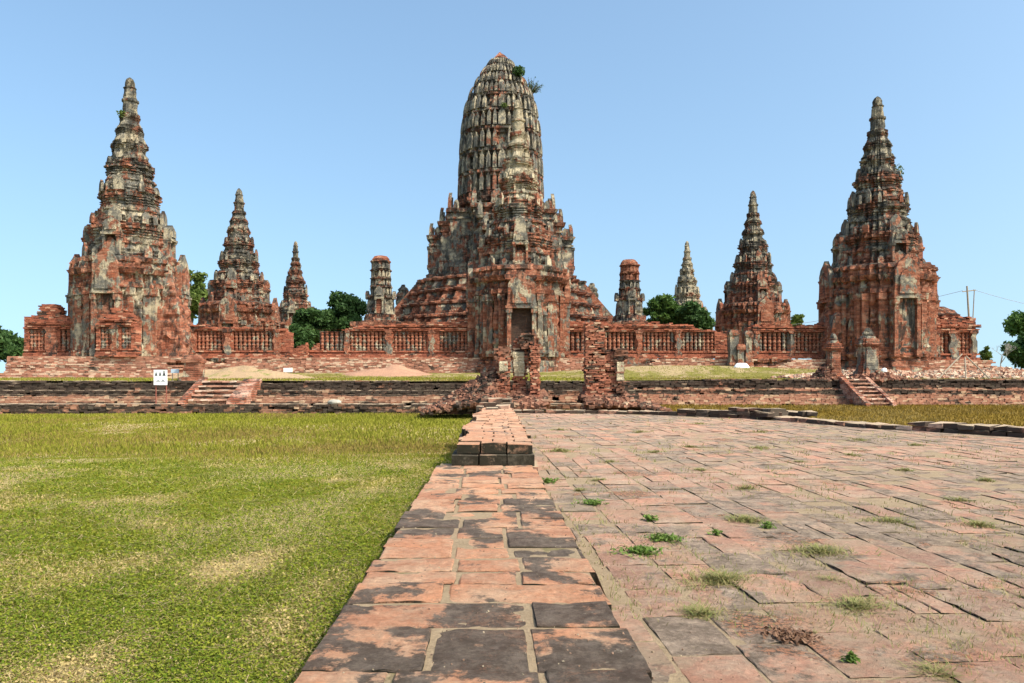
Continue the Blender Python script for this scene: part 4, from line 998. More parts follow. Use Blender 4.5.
def bush(name, label, loc, r, n, leaf, mat, up=0.0, cat='plant', squash=.7, side=(0,0), group=None):
    u = rng.normal(size=(n,3)); u /= np.linalg.norm(u,axis=1)[:,None]; q = rng.random(n)**.5
    P = u*(q*r)[:,None]; P[:,2] = P[:,2]*squash+up; P[:,0] += side[0]*q
    V, Fq, col = leaves_np(P, leaf, np.clip(rng.normal(.5,.25,n),0,1)); o = link(name, mesh_np(name, V, Fq, col), M[mat], None, loc=loc); return tag(o, label, cat, group)
pyY = 83.5
bush('shrub', 'green shrub rooted near the top right of the great tower', at(519, 71, pyY), .75, 500, .14, 'leaf_dark')
root = empty('shrub', 'feathery wild shrub sticking out sideways from the upper right of the great tower', 'plant', at(531, 93, 85.5)); bm = bmesh.new(); tw = []
for k in range(46):
    d = Vector((random.uniform(-.2,1.0), random.uniform(-.5,.5), random.uniform(.1,1.1))).normalized(); L = random.uniform(.7,1.6); e = d*L
    tube(bm, [(0,0,0), e*.5, e+Vector((0,0,.1))], [.03,.022,.01], 4); tw += [tuple(e*t) for t in np.linspace(.35,1.05,9)]
bm_link('twigs', bm, M['trunk'], root); V, Fq, col = leaves_np(np.array(tw)+rng.normal(0,.05,(len(tw),3)), .09, rng.random(len(tw))); link('foliage', mesh_np('f', V, Fq, col), M['leaf_dark'], root)
bush('fern', 'small green fern on the upper spire of the far left chapel', (hx(122,57), 56.9, hz(114,57)), .35, 110, .09, 'leaf_mid')
bush('fern', 'hanging green fern on the right edge of the tall right spire', (hx(897,60), 59.8, hz(173,60)), .4, 160, .09, 'leaf_mid', squash=1.6)
bush('fern', 'yellow green fern on the ledge at the middle of the great tower', at(504, 105, 81.4), .4, 120, .1, 'leaf_mid')

# ------------------------------------------------------------------ brick path, step, paved court (near, single bricks)
def tops_mat(name, base1, base2, dust, dark, th, mortar=(.42,.34,.20), scab=.25, soil=0):
    m = NM(name); P = m.pos(); t = m.sep(m.attr('tint'))
    c = m.mix(t[0], base1, base2); c = m.mix(m.math('MULTIPLY', m.ramp(m.noise(P, 3.1, 8, .8), .40, .62), .7), c, dust)
    n = m.noise(P, 3.3, 9, .66, .25)
    n = m.math('ADD', n, m.math('MULTIPLY', m.math('SUBTRACT', t[1], .5), .28))
    n = m.math('ADD', n, m.math('MULTIPLY', m.math('SUBTRACT', m.noise(P, 28, 6, .8), .5), .16))
    k = m.ramp(n, th, th+.06)
    dk = m.mix(m.ramp(m.noise(P, 13, 7, .8), .35, .7), dark, tuple(min(1, q*2.8) for q in dark))
    n2 = m.noise(P, 17, 6, .8)
    c = m.mix(m.math('MULTIPLY', k, .93), c, dk)
    c = m.mix(m.math('MULTIPLY', m.ramp(n2, .62, .70), .4), c, (.5,.42,.33))
    c = m.mulc(c, m.math('ADD', m.math('MULTIPLY', m.noise(P, 45, 6, .8), 1.3), .35)); c = m.mulc(c, m.math('ADD', m.math('MULTIPLY', m.noise(P, 8, 7, .8), .9), .55))
    e3 = m.math('MULTIPLY', m.ramp(m.noise(P, 1.7, 9, .78), .56, .62), .75)
    er_ = m.mix(m.ramp(m.noise(P, 55, 5, .8), .47, .53), (.05,.035,.028), (.50,.21,.11))
    c = m.mix(m.math('MULTIPLY', e3, scab), c, er_)
    if soil: c = m.mix(m.math('MULTIPLY', m.ramp(m.noise(m.vmul(P,(1,1,0)), 1.3, 9, .74, .3), .50, .60), soil), c, m.mix(m.noise(P, 30, 6, .85), (.20,.14,.085), (.50,.38,.25)))
    side = m.math('SUBTRACT', 1.0, m.ramp(m.sep(m.nrm())[2], .2, .6))     # mossy, unworn vertical faces
    c = m.mix(m.math('MULTIPLY', side, m.ramp(m.noise(P, 7, 6, .75), .28, .5)), c, (.035,.030,.020))
    m.col(c); h = m.math('ADD', m.math('MULTIPLY', m.noise(P, 34, 8, .85), .8), m.math('MULTIPLY', m.noise(P, 7, 5, .65), 1.0)); m.bump(h, 1.0, .028)
    m.b.inputs['Roughness'].default_value = .92; m.b.inputs['Specular IOR Level'].default_value = .12; return m.m
M['path'] = tops_mat('path brick', (.58,.27,.15), (.46,.21,.125), (.58,.39,.26), (.066,.053,.043), .485)
M['pave'] = tops_mat('paving brick', (.54,.27,.18), (.34,.20,.145), (.45,.345,.25), (.16,.12,.09), .50, scab=1.0, soil=.42)
M['blocktop'] = tops_mat('step brick', (.60,.29,.17), (.46,.23,.14), (.56,.38,.26), (.06,.055,.05), .57)
def mortar_mat():
    m = NM('sandy joints'); P = m.pos(); c = m.mix(m.noise(P, 9, 7, .8), (.20,.135,.08), (.46,.34,.215)); c = m.mix(m.math('MULTIPLY', m.ramp(m.noise(P, 3, 5, .7), .60, .68), .6), c, (.14,.13,.04))
    c = m.mulc(c, m.math('ADD', m.noise(P, 60, 5, .8), .5)); m.col(c); m.bump(m.noise(P, 50, 5, .8), 1, .015); return m.m
M['mortar'] = mortar_mat()
class Slabs:
    """bricks with subdivided, worn, round-edged tops; quads given by 4 corners"""
    def __init__(s): s.V = []; s.F = []; s.C = []; s.n = 0
    def add(s, quad, ztop, zbot, res=.03, wear=.006, tilt=.003, rnd=.0, t=None, wob=.005):
        q = np.array(quad, float); lx_ = np.linalg.norm(q[1]-q[0]); ly_ = np.linalg.norm(q[3]-q[0])
        nx = int(np.clip(round(lx_/res), 3, 40)); ny = int(np.clip(round(ly_/res), 3, 30))
        u = np.linspace(0,1,nx+1); v = np.linspace(0,1,ny+1); e = .5*min(.4, wear*1.2/min(lx_,ly_)); 
        u[1] = min(u[1], e*1.2); u[-2] = max(u[-2], 1-e*1.2); v[1] = min(v[1], e*1.2); v[-2] = max(v[-2], 1-e*1.2)
        U, W = np.meshgrid(u, v); cx = (1-U)*(1-W); P = cx[...,None]*q[0]+(U*(1-W))[...,None]*q[1]+(U*W)[...,None]*q[2]+((1-U)*W)[...,None]*q[3]
        c = q.mean(0); sx, sy = random.gauss(0,tilt), random.gauss(0,tilt); off = random.gauss(0,tilt*.8); sd_ = random.random()*50
        Z = np.zeros(U.shape); 
        for j in range(ny+1):
            for i in range(nx+1):
                x, y = P[j,i]; du = min(U[j,i],1-U[j,i])*lx_; dv = min(W[j,i],1-W[j,i])*ly_
                d = min(du, dv)
                chip = mn.noise(Vector((x*9+sd_, y*9, 0)))*.5+mn.noise(Vector((x*24, y*24, sd_)))*.35
                ez = -wear*max(0, 1-d/(wear*1.6+max(0,chip)*.05))**2*(1+1.5*max(0,chip))
                Z[j,i] = ztop+off+(x-c[0])*sx*4+(y-c[1])*sy*4+ez+.006*mn.noise(Vector((x*7, y*7, sd_)))+.0025*mn.noise(Vector((x*25, y*25, sd_)))
                if d < 1e-6:
                    w1 = wob*mn.noise(Vector((x*7+sd_, y*7, 3)))+wob*.5*mn.noise(Vector((x*30+sd_, y*30, 3)))
                    dirv = (c-P[j,i]); dirv /= (np.linalg.norm(dirv)+1e-9); P[j,i] += dirv*(wob*.3+w1)
        base = s.n; top = np.concatenate([P.reshape(-1,2), Z.reshape(-1,1)],1); s.V.append(top); N = (nx+1)*(ny+1)
        F1 = [(base+j*(nx+1)+i, base+j*(nx+1)+i+1, base+(j+1)*(nx+1)+i+1, base+(j+1)*(nx+1)+i) for j in range(ny) for i in range(nx)]
        loop = [i for i in range(nx+1)]+[j*(nx+1)+nx for j in range(1,ny+1)]+[ny*(nx+1)+i for i in range(nx-1,-1,-1)]+[j*(nx+1) for j in range(ny-1,0,-1)]
        low = top[loop].copy(); low[:,2] = zbot; s.V.append(low); m_ = len(loop)
        F1 += [(base+loop[(k+1)%m_], base+loop[k], base+N+k, base+N+(k+1)%m_) for k in range(m_)]
        s.F += F1; r1 = random.random() if t is None else t; col = np.tile([random.random(), r1, random.random()], (N+m_,1)); s.C.append(col); s.n += N+m_
    def build(s, name, mat, parent=None):
        me = mesh_np(name, np.concatenate(s.V), s.F, np.concatenate(s.C)); return link(name, me, mat, parent)
# path rows, far to near
PZ = EYE-.70
def path_edge(Y):
    t = (Y-1.76)/(5.94-1.76); return -.495-.075*t, .335-.17*t
rowsY = [5.97,5.72,5.45,5.22,4.97,4.76,4.55,4.36,4.17,3.96,3.77,3.55,3.33,3.15,2.97,2.77,2.60,2.39,2.16,1.84,1.58,1.3,1.05,.8,.5,.2,-.1,-.4]
splits = {16:(.33,.62), 17:(.02,), 18:(.36,.65), 15:(.28,.93), 14:(.35,.70), 13:(.30,.66), 12:(.42,.75)}
darkrow = {(18,1):.95,(18,2):.8,(18,0):.55,(17,2):.98,(16,1):.3,(12,2):.98,(11,2):.98,(13,2):.9,(11,1):.7}
sl = Slabs(); random.seed(21)
for i in range(len(rowsY)-1):
    Yf, Yn = rowsY[i], rowsY[i+1]; g = .006
    cuts = {18:(0,.35,.66,1), 17:(0,.68,1), 16:(0,.36,1), 15:(0,.40,.66,1), 14:(0,.38,.68,1), 13:(0,.36,.64,1), 12:(0,.36,.62,1), 11:(0,.35,.62,1)}.get(i, (0,.30+random.uniform(-.06,.08),.66+random.uniform(-.07,.07),1))
    for k in range(len(cuts)-1):
        a0, b0 = cuts[k], cuts[k+1]; Lf, Rf = path_edge(Yf); Ln, Rn = path_edge(Yn)
        j = random.gauss(0,.002); e0 = random.uniform(-.012,.012) if k == 0 else 0; e1 = random.uniform(-.015,.012) if k == len(cuts)-2 else 0
        gx = g*1.6 if k else 0; sk = random.gauss(0,.004)
        q = [(Ln+(Rn-Ln)*a0+gx+e0, Yn+g/2+j+sk), (Ln+(Rn-Ln)*b0-g+e1, Yn+g/2+j-sk), (Lf+(Rf-Lf)*b0-g+e1, Yf-g/2+j-sk), (Lf+(Rf-Lf)*a0+gx+e0, Yf-g/2+j+sk)]
        t = {(17,0):.62,(17,1):.98,(18,0):.80,(18,1):.98,(18,2):.86,(16,0):.5,(16,1):.42,(15,0):.10,(15,1):.3,(15,2):.45,(13,2):.98,(12,2):.98,(14,2):.55,(14,1):.4,(11,0):.62,(12,0):.25,(10,1):.5,(19,0):.35,(19,1):.5,(19,2):.85}.get((i,k), random.uniform(.2,.62))
        sl.add(q, PZ, PZ-.09, .02 if Yn < 3 else .04, .006, .003, t=t, wob=.006)
pr = empty('brick_path', 'low brick wall top forming a path of large worn bricks running away in the foreground', 'path', (0,0,0)); pr['kind'] = 'structure'
del pr['label'], pr['category']
pr.name = 'path'
sl.build('path_bricks', M['path'], pr)
bm = bmesh.new()
for (ya, yb_) in ((-.5,1.5),(1.5,3.6),(3.6,6.1)):
    La, Ra = path_edge(ya); Lb, Rb = path_edge(yb_)
    vs = [bm.verts.new(p) for p in ((La+.02,ya,PZ-.007),(Ra-.02,ya,PZ-.007),(Rb-.02,yb_,PZ-.007),(Lb+.02,yb_,PZ-.007))]; bm.faces.new(vs)
bm_link('joint_fill', bm, M['mortar'], pr)
br = Bricks(); random.seed(4)
for side in (0, 1):
    for r_ in range(8):
        z = PZ-.09-(r_+1)*.08
        if z < -.04: break
        y = -.6
        while y < 6:
            l = random.uniform(.26,.36); e = path_edge(y)[side]; br.add(e+(.12 if side == 0 else -.12)+random.gauss(0,.006), y+l/2, z+.04, .22, l-.012, .074); y += l
br.build('path_side', M['kerb'], pr)
# raised stretch
bl_ = empty('brick_wall', 'raised stretch of broken brick wall, two courses high, continuing the foreground path', 'wall', (0,0,0))
def blk_edge(Y):
    t = (Y-5.95)/(15-5.95); wv = .05*math.sin(Y*2.1)*min(1,t*4); return -.42-.16*t+wv, .175-.20*t
def blk_z(Y): return EYE-.535-.10*(Y-5.95)/9
sl = Slabs(); Y = 5.95; random.seed(9); row = 0
while Y < 14.8:
    d = random.uniform(.19,.27); La, Ra = blk_edge(Y); Lb, Rb = blk_edge(Y+d); cuts = (0,.30,.64,1) if row % 2 == 0 else (0,.45,.74,1)
    for k in range(3):
        a0, b0 = cuts[k], cuts[k+1]; e = random.uniform(-.025,.025) if k != 1 else 0
        q = [(La+(Ra-La)*a0+.005+(e if k == 0 else 0), Y+.004), (La+(Ra-La)*b0-.005+(e if k == 2 else 0), Y+.004), (Lb+(Rb-Lb)*b0-.005+(e if k == 2 else 0), Y+d-.004), (Lb+(Rb-Lb)*a0+.005+(e if k == 0 else 0), Y+d-.004)]
        sl.add(q, blk_z(Y), blk_z(Y)-.079, .05, .006, .004, t=random.uniform(.1,.6))
    Y += d; row += 1
sl.build('top_course', M['blocktop'], bl_)
sl = Slabs(); Y = 5.91; row = 0
while Y < 14.8:
    d = random.uniform(.2,.28); La, Ra = blk_edge(Y); Lb, Rb = blk_edge(Y+d); n = 3 if row == 0 else 2
    for k in range(n):
        a0, b0 = k/n, (k+1)/n; q = [(La-.045+(Ra-La+.045)*a0+.004, Y+.002), (La-.045+(Ra-La+.045)*b0-.004, Y+.002), (Lb-.045+(Rb-Lb+.045)*b0-.004, Y+d-.002), (Lb-.045+(Rb-Lb+.045)*a0+.004, Y+d-.002)]
        sl.add(q, blk_z(Y)-.083, blk_z(Y)-.17, .06, .006, .001, t=.8)
    Y += d; row += 1
M['blockside'] = tops_mat('mossy course', (.40,.26,.17), (.32,.2,.14), (.42,.34,.22), (.045,.04,.030), .46)
sl.build('lower_course', M['blockside'], bl_)
br = Bricks()
Y = 5.95
while Y < 15:
    l = random.uniform(.26,.34); La, Ra = blk_edge(Y); z = blk_z(Y)-.17
    k = 0
    while z > -.04:
        z -= .08; k += 1
        br.add((La+Ra)/2+random.gauss(0,.008), Y+l/2, z+.04, Ra-La+.03, l-.01, .074)
    Y += l
br.build('wall_core', M['kerb'], bl_)
br = Bricks()
for (px, w_, yy, zz_, hgt) in ((484,.13,14.4,0,.09),(490,.2,14.35,0,.09),(499,.24,14.5,0,.08),(508,.2,14.4,0,.08),(485,.22,14.6,.085,.08),(495,.26,14.55,.085,.08),(506,.2,14.7,.08,.07),(480,.1,13.7,-.05,.1),(503,.22,13.6,0,.07),(492,.2,13.3,0,.05)):
    br.add(hx(px,yy), yy, blk_z(14.4)+zz_+hgt/2-.005, w_, .3, hgt, random.gauss(0,.12))
br.build('loose_end_bricks', M['kerb'], bl_, jit=.006)

# paved court
KERB = [(-.02,15.15),(1.2,15.1),(2.5,14.75),(4.4,13.1),(5.15,11.0),(6.25,9.45),(8.6,7.6),(12,5.4)]
PVZ = EYE-.78
def inside(x, y):
    if y < -.6: return False
    for (a_, b_) in zip(KERB[:-1], KERB[1:]):
        if a_[0] <= x <= b_[0]:
            return y < a_[1]+(b_[1]-a_[1])*(x-a_[0])/(b_[0]-a_[0])-.05
    return False
sl = Slabs(); random.seed(33); ang = R(3.5); ca, sa = math.cos(ang), math.sin(ang)
yy = -1.5; row = 0
def inn(px_x, px_y):
    L = path_edge(px_y)[1]+.03 if px_y < 5.95 else blk_edge(px_y)[1]+.03
    return px_x > L and inside(px_x, px_y)
xcol = -1.2; col = 0
edge_x = lambda y: (path_edge(y)[1]+.012+(.045 if 2.68 < y < 3.55 else 0) if y < 5.95 else blk_edge(y)[1]+.02)
while xcol < 12.5:
    wcol = random.choice((.15,.17,.19,.21,.23,.27)); y = -1.5-random.uniform(0,.4)
    while y < 16.5:
        L = random.uniform(.24,.38); g = random.uniform(.002,.005); gy = random.uniform(.002,.005)
        jx = random.gauss(0,.007); yw = .03*mn.noise(Vector((xcol*.7, y*.35, 4)))
        q0 = [(xcol+g+jx+yw, y+gy),(xcol+wcol-g+jx+yw, y+gy+random.gauss(0,.004)),(xcol+wcol-g+yw, y+L-gy+random.gauss(0,.004)),(xcol+g+yw, y+L-gy)]; q = [(a_*ca-b_*sa, a_*sa+b_*ca) for a_, b_ in q0]
        cxm, cym = sum(p[0] for p in q)/4, sum(p[1] for p in q)/4
        y += L
        if not inside(max(cxm,.0), cym) or max(p[0]-edge_x(p[1]) for p in q) < .05: continue
        if random.random() < .012 and cym > 2: continue
        q = [(max(a_, edge_x(b_)+random.uniform(0,.012)), b_) for a_, b_ in q]
        if q[1][0]-q[0][0] < .045 or q[2][0]-q[3][0] < .045: continue
        parts = [q]
        if random.random() < .06:
            m1 = ((q[0][0]+q[1][0])/2, (q[0][1]+q[1][1])/2); m2 = ((q[2][0]+q[3][0])/2, (q[2][1]+q[3][1])/2); parts = [[q[0], (m1[0]-.002,m1[1]), (m2[0]-.002,m2[1]), q[3]], [(m1[0]+.002,m1[1]), q[1], q[2], (m2[0]+.002,m2[1])]]
        for q in parts:
            zt = PVZ+.003*mn.noise(Vector((cxm*.8, cym*.8, 0)))+random.gauss(0,.0010)
            sl.add(q, zt, PVZ-.07, .03 if cym < 4 else (.07 if cym < 8 else   .16), .005, .0016, wob=.009, t=min(1,max(0,.52+.8*mn.noise(Vector((cxm*.6,cym*.6,2)))+random.gauss(0,.24))))
    xcol += wcol; col += 1
pv = bpy.data.objects.new('pavement', None); C.objects.link(pv); pv['kind'] = 'structure'
sl.build('paving_bricks', M['pave'], pv)
bm = bmesh.new(); poly = [(path_edge(y_)[1]+o_, y_) for y_, o_ in ((-.6,-.02),(2.55,-.02),(2.72,.035),(3.1,.05),(3.5,.02),(3.7,-.02),(5.9,-.02))]+[(blk_edge(y_)[1]-.02, y_) for y_ in (6.2,9,12,15)]+[(-.04,15.1)]+KERB[1:]+[(12,-.6)]
bot = [bm.verts.new((x, y, -.05)) for x, y in poly]; tp = [bm.verts.new((x, y, PVZ-.0056)) for x, y in poly]
bm.faces.new(tp); 
for i in range(len(poly)): bm.faces.new((bot[i], bot[(i+1)%len(poly)], tp[(i+1)%len(poly)], tp[i]))
bmesh.ops.triangulate(bm, faces=[f for f in bm.faces if len(f.verts) > 4])
bm_link('joint_fill', bm, M['mortar'], pv)
# kerb along the court
kb = empty('kerb_wall', 'dark broken brick kerb wall edging the paved court on its far and right side', 'wall', (0,0,0))
br = Bricks(); random.seed(12)
acc = 0
for (p, q) in zip(KERB[:-1], KERB[1:]):
    dx, dy = q[0]-p[0], q[1]-p[1]; L = math.hypot(dx, dy); an = math.atan2(dy, dx); s = 0
    while s < L:
        l = random.uniform(.17,.26); t = (s+l/2)/L; x, y = p[0]+dx*t, p[1]+dy*t; s += l; acc += l
        n = 1.15+1.4*mn.noise(Vector((acc*.55, 0, 7)))
        if x < 2.4: n = 1.0
        if 3.9 < x < 4.5: n = 2.6
        if x > 5.5: n = 1.75
        if 4.5 < x < 5.1: n = 1.0
        n *= 1.25
        for c_ in range(-8, max(1, int(round(n+random.uniform(-.2,.2))))):
            br.add(x+random.gauss(0,.010), y+.14+random.gauss(0,.016), PVZ+c_*.060+.029, l-.008, .3+random.uniform(-.03,.03), .056, an+random.gauss(0,.02))
for k in range(12):
    br.add(random.uniform(4.1,5.0), random.uniform(13.0,13.5), PVZ+.06+.06*random.random(), .25, .15, .07, random.uniform(0,3))
br.build('kerb_bricks', M['kerb'], kb)

# ------------------------------------------------------------------ grass and weeds
def blades(name, n, xr, yr, keep, h, wd, mat, zf, tintf, lean=.5, clump=0):
    x = rng.uniform(*xr, n); y = yr[0]+(yr[1]-yr[0])*rng.random(n)**1.0
    if keep is not None:
        k = keep(x, y); x, y = x[k], y[k]; n = len(x)
    a_ = rng.uniform(0, 6.283, n); hh_ = h(x, y)*rng.uniform(.5,1.3,n) if callable(h) else h*rng.uniform(.5,1.3,n); le = lean*hh_*rng.uniform(.2,1.4,n); b_ = rng.uniform(0,6.283,n)
    w_ = (wd(x,y) if callable(wd) else wd)*rng.uniform(.6,1.3,n)
    z = zf(x, y); c, s = np.cos(a_)*w_, np.sin(a_)*w_
    V = np.stack([np.stack([x-c,y-s,z],1), np.stack([x+c,y+s,z],1), np.stack([x+np.cos(b_)*le+c*.3, y+np.sin(b_)*le+s*.3, z+hh_],1), np.stack([x+np.cos(b_)*le-c*.3, y+np.sin(b_)*le-s*.3, z+hh_],1)],1).reshape(-1,3)
    t = np.clip(tintf(x, y, n),0,1); col = np.repeat(np.stack([t, rng.random(n), rng.random(n)],1),4,0)
    o = link(name, mesh_np(name, V, np.arange(4*n).reshape(-1,4), col), mat); return o
def grass3(name, g1, g2, dry):
    m = NM(name); t = m.sep(m.attr('tint')); c = m.mix(m.ramp(t[1],0,1), g1, g2); c = m.mix(m.ramp(t[0], .45, .6), c, dry); m.col(c)
    tr = m.t.nodes.new('ShaderNodeBsdfTranslucent'); m._in(tr.inputs[0], c); mx = m.t.nodes.new('ShaderNodeMixShader'); mx.inputs[0].default_value = .3
    m.t.links.new(m.b.outputs[0], mx.inputs[1]); m.t.links.new(tr.outputs[0], mx.inputs[2]); m.t.links.new(mx.outputs[0], m.o.inputs[0]); return m.m
M['blade'] = grass3('grass blades', (.085,.135,.008), (.25,.255,.03), (.47,.35,.15))
M['blade_far'] = grass3('tall grass blades', (.17,.18,.016), (.29,.27,.04), (.25,.18,.05))
M['straw'] = grass3('straw', (.46,.36,.17), (.56,.46,.24), (.50,.38,.20))
def nz2(x, y, s, k): return np.array([mn.noise(Vector((a_*s, b_*s*.7, k))) for a_, b_ in zip(x, y)])
def lay(n, y0, y1, wide):        # positions, denser towards the viewer's end of the lawn
    u = rng.random(n); y = y0/(1-u*(1-y0/y1)); x = -.455-.018*y-rng.random(n)**1.15*(wide*y+.1); return x, y
def sward(name, label, n, y0, y1, hf, wf, kind, mat, drybias):
    x, y = lay(n, y0, y1, .70); n1 = nz2(x,y,.75,2); n2 = nz2(x,y,2.4,5); a_ = rng.uniform(0,6.283,n); sc = (.55+.17*y)
    dry = .31+.45*n1+.75*n2+drybias+rng.normal(0,.13,n); k = (kind != 'leaf') | (rng.random(n) > (dry-.45)*3.0)
    k &= ~((dry > .74) & (rng.random(n) < .75)) if kind != 'straw' else True
    x, y, a_, sc, dry = x[k], y[k], a_[k], sc[k], dry[k]; n = len(x); z = lawn_z(y)
    L = hf*rng.uniform(.5,1.4,n)*sc; w_ = wf*rng.uniform(.6,1.3,n)*sc; c, s_ = np.cos(a_), np.sin(a_)
    if kind == 'leaf':           # small rounded leaves held nearly level
        h = rng.uniform(.002,.022,n)*sc; t1 = rng.normal(0,.35,n)*L; t2 = rng.normal(0,.35,n)*w_
        V = np.stack([np.stack([x-c*L,y-s_*L,z+h-t1],1), np.stack([x+s_*w_,y-c*w_,z+h+t2],1), np.stack([x+c*L,y+s_*L,z+h+t1],1), np.stack([x-s_*w_,y+c*w_,z+h-t2],1)],1)
    elif kind == 'straw':        # long dry stems lying flat
        h = rng.uniform(.004,.02,n)*sc
        V = np.stack([np.stack([x-c*L-s_*w_,y-s_*L+c*w_,z+h*.5],1), np.stack([x-c*L+s_*w_,y-s_*L-c*w_,z+h*.5],1), np.stack([x+c*L+s_*w_,y+s_*L-c*w_,z+h],1), np.stack([x+c*L-s_*w_,y+s_*L+c*w_,z+h],1)],1)
    else:
        le = rng.uniform(.2,1.1,n)*L; b_ = rng.uniform(0,6.283,n)
        V = np.stack([np.stack([x-c*w_,y-s_*w_,z],1), np.stack([x+c*w_,y+s_*w_,z],1), np.stack([x+np.cos(b_)*le+c*w_*.2,y+np.sin(b_)*le+s_*w_*.2,z+L],1), np.stack([x+np.cos(b_)*le-c*w_*.2,y+np.sin(b_)*le-s_*w_*.2,z+L],1)],1)
    V = V.reshape(-1,3); col = np.repeat(np.stack([np.clip(dry,0,1), rng.random(n), rng.random(n)],1),4,0)
    o = link(name, mesh_np(name, V, np.arange(4*n).reshape(-1,4), col), mat); o['kind'] = 'stuff'; tag(o, label, 'grass')
sward('clover', 'low green leafy ground cover of the left lawn near the path', 150000, 1.85, 9, .0055, .0036, 'leaf', M['blade'], -.12)
sward('grass', 'short green and yellow grass blades of the left lawn', 110000, 1.85, 14, .014, .0016, 'blade', M['blade'], .02)
sward('straw', 'dry straw stems scattered over the left lawn', 9000, 1.85, 10, .030, .0011, 'straw', M['straw'], .5)
def far_keep(x, y): return (x > -.72*y-.3) & (x < -.55)
o = blades('meadow_grass', 100000, (-20,-.5), (8.5,26.9), far_keep, lambda x, y: (.008+.05*np.clip((y-8.5+3*nz2(x,y,.4,9))/6,0,1))*(1+.8*nz2(x,y,.35,3)), lambda x, y: .005+.0005*y, M['blade_far'], lambda x, y: lawn_z(y)-.002,
    lambda x, y, n: .30+.25*np.exp(-((y-14)/4)**2)+.45*nz2(x,y,.35,4)+rng.normal(0,.15,n), lean=.5)
o['kind'] = 'stuff'; tag(o, 'taller green brown lawn grass stretching to the left terrace', 'grass')
M['blade_brown'] = grass3('brown grass blades', (.17,.11,.018), (.25,.16,.03), (.27,.19,.06))
def fk(x, y):
    ky = np.interp(x, [p[0] for p in KERB], [p[1] for p in KERB]); return (y > ky+.5) & (x < .75*y+1)
o = blades('dry_grass', 70000, (1,26), (9,31.9), fk, .07, lambda x, y: .007+.0005*y, M['blade_brown'], lambda x, y: x*0+.09, lambda x, y, n: .4+.4*nz2(x,y,.3,6)+rng.normal(0,.12,n))
o['kind'] = 'stuff'; tag(o, 'golden brown dry grass between the kerb wall and the right terrace', 'grass')
def tk(x, y): return (np.abs(x) < .68*y) & ((x < 4.4) | (y > 33.9))
o = blades('terrace_top_grass', 40000, (-32,32), (29.3,52), tk, .06, .022, M['blade_far'], lambda x, y: np.array([zter(a_, b_) for a_, b_ in zip(x, y)])-.01, lambda x, y, n: .45+.4*nz2(x,y,.3,6)+rng.normal(0,.1,n))
o['kind'] = 'stuff'; tag(o, 'thin grass strip growing along the top of the terraces', 'grass')
random.seed(51)
Vj = []; xs_ = []
for k in range(2600):
    Y_ = 1.9/(1-random.random()*(1-1.9/14)); X_ = random.uniform(edge_x(Y_), min(.7*Y_+.3, 9))
    if not inside(X_, Y_) or mn.noise(Vector((X_*.9, Y_*.6, 12))) < -.05: continue
    line = random.random() < .6
    for q in range(5):
        xs_.append((X_+(random.gauss(0,.006) if line else random.gauss(0,.03)), Y_+(random.gauss(0,.06) if line else random.gauss(0,.006))))
xs_ = np.array(xs_); nj = len(xs_); a_ = rng.uniform(0,6.283,nj); Lj = rng.uniform(.006,.030,nj)*(.7+.06*xs_[:,1]); wj = .0008+.00035*xs_[:,1]; c_, s_ = np.cos(a_), np.sin(a_); le = Lj*rng.uniform(.3,1.5,nj)
x_, y_ = xs_[:,0], xs_[:,1]; z_ = np.full(nj, PVZ-.007)
Vj = np.stack([np.stack([x_-s_*wj,y_+c_*wj,z_],1), np.stack([x_+s_*wj,y_-c_*wj,z_],1), np.stack([x_+c_*le+s_*wj*.3,y_+s_*le-c_*wj*.3,z_+Lj],1), np.stack([x_+c_*le-s_*wj*.3,y_+s_*le+c_*wj*.3,z_+Lj],1)],1).reshape(-1,3)
tj = np.clip(rng.normal(.5,.3,nj),0,1); o = link('joint_grass', mesh_np('joint_grass', Vj, np.arange(4*nj).reshape(-1,4), np.repeat(np.stack([tj,tj,tj],1),4,0)), M['leaf_olive']); o['kind'] = 'stuff'; tag(o, 'fine dry grass sprouting along the joints of the paved court', 'grass')
br = Bricks()
for k in range(1500):
    Y_ = 1.7/(1-random.random()*(1-1.7/13)); X_ = random.uniform(-.5 if Y_ < 6 else -.3, min(.7*Y_+.3, 9)); s__ = random.uniform(.0015,.0045)*(.7+.15*Y_)
    e_ = edge_x(Y_)
    if X_ > e_: 
        if not inside(X_, Y_): continue
        zz_ = PVZ
    elif Y_ < 5.9 and X_ > path_edge(Y_)[0]+.03: zz_ = PZ
    else: continue
    br.add(X_, Y_, zz_+s__*.2, s__, s__*random.uniform(.5,1), s__*.7, random.uniform(0,3), random.gauss(0,.4), random.gauss(0,.4))
o = br.build('grit', M['grit'], jit=.0006); o['kind'] = 'stuff'; tag(o, 'small chips and grit scattered over the path and paving', 'grit')
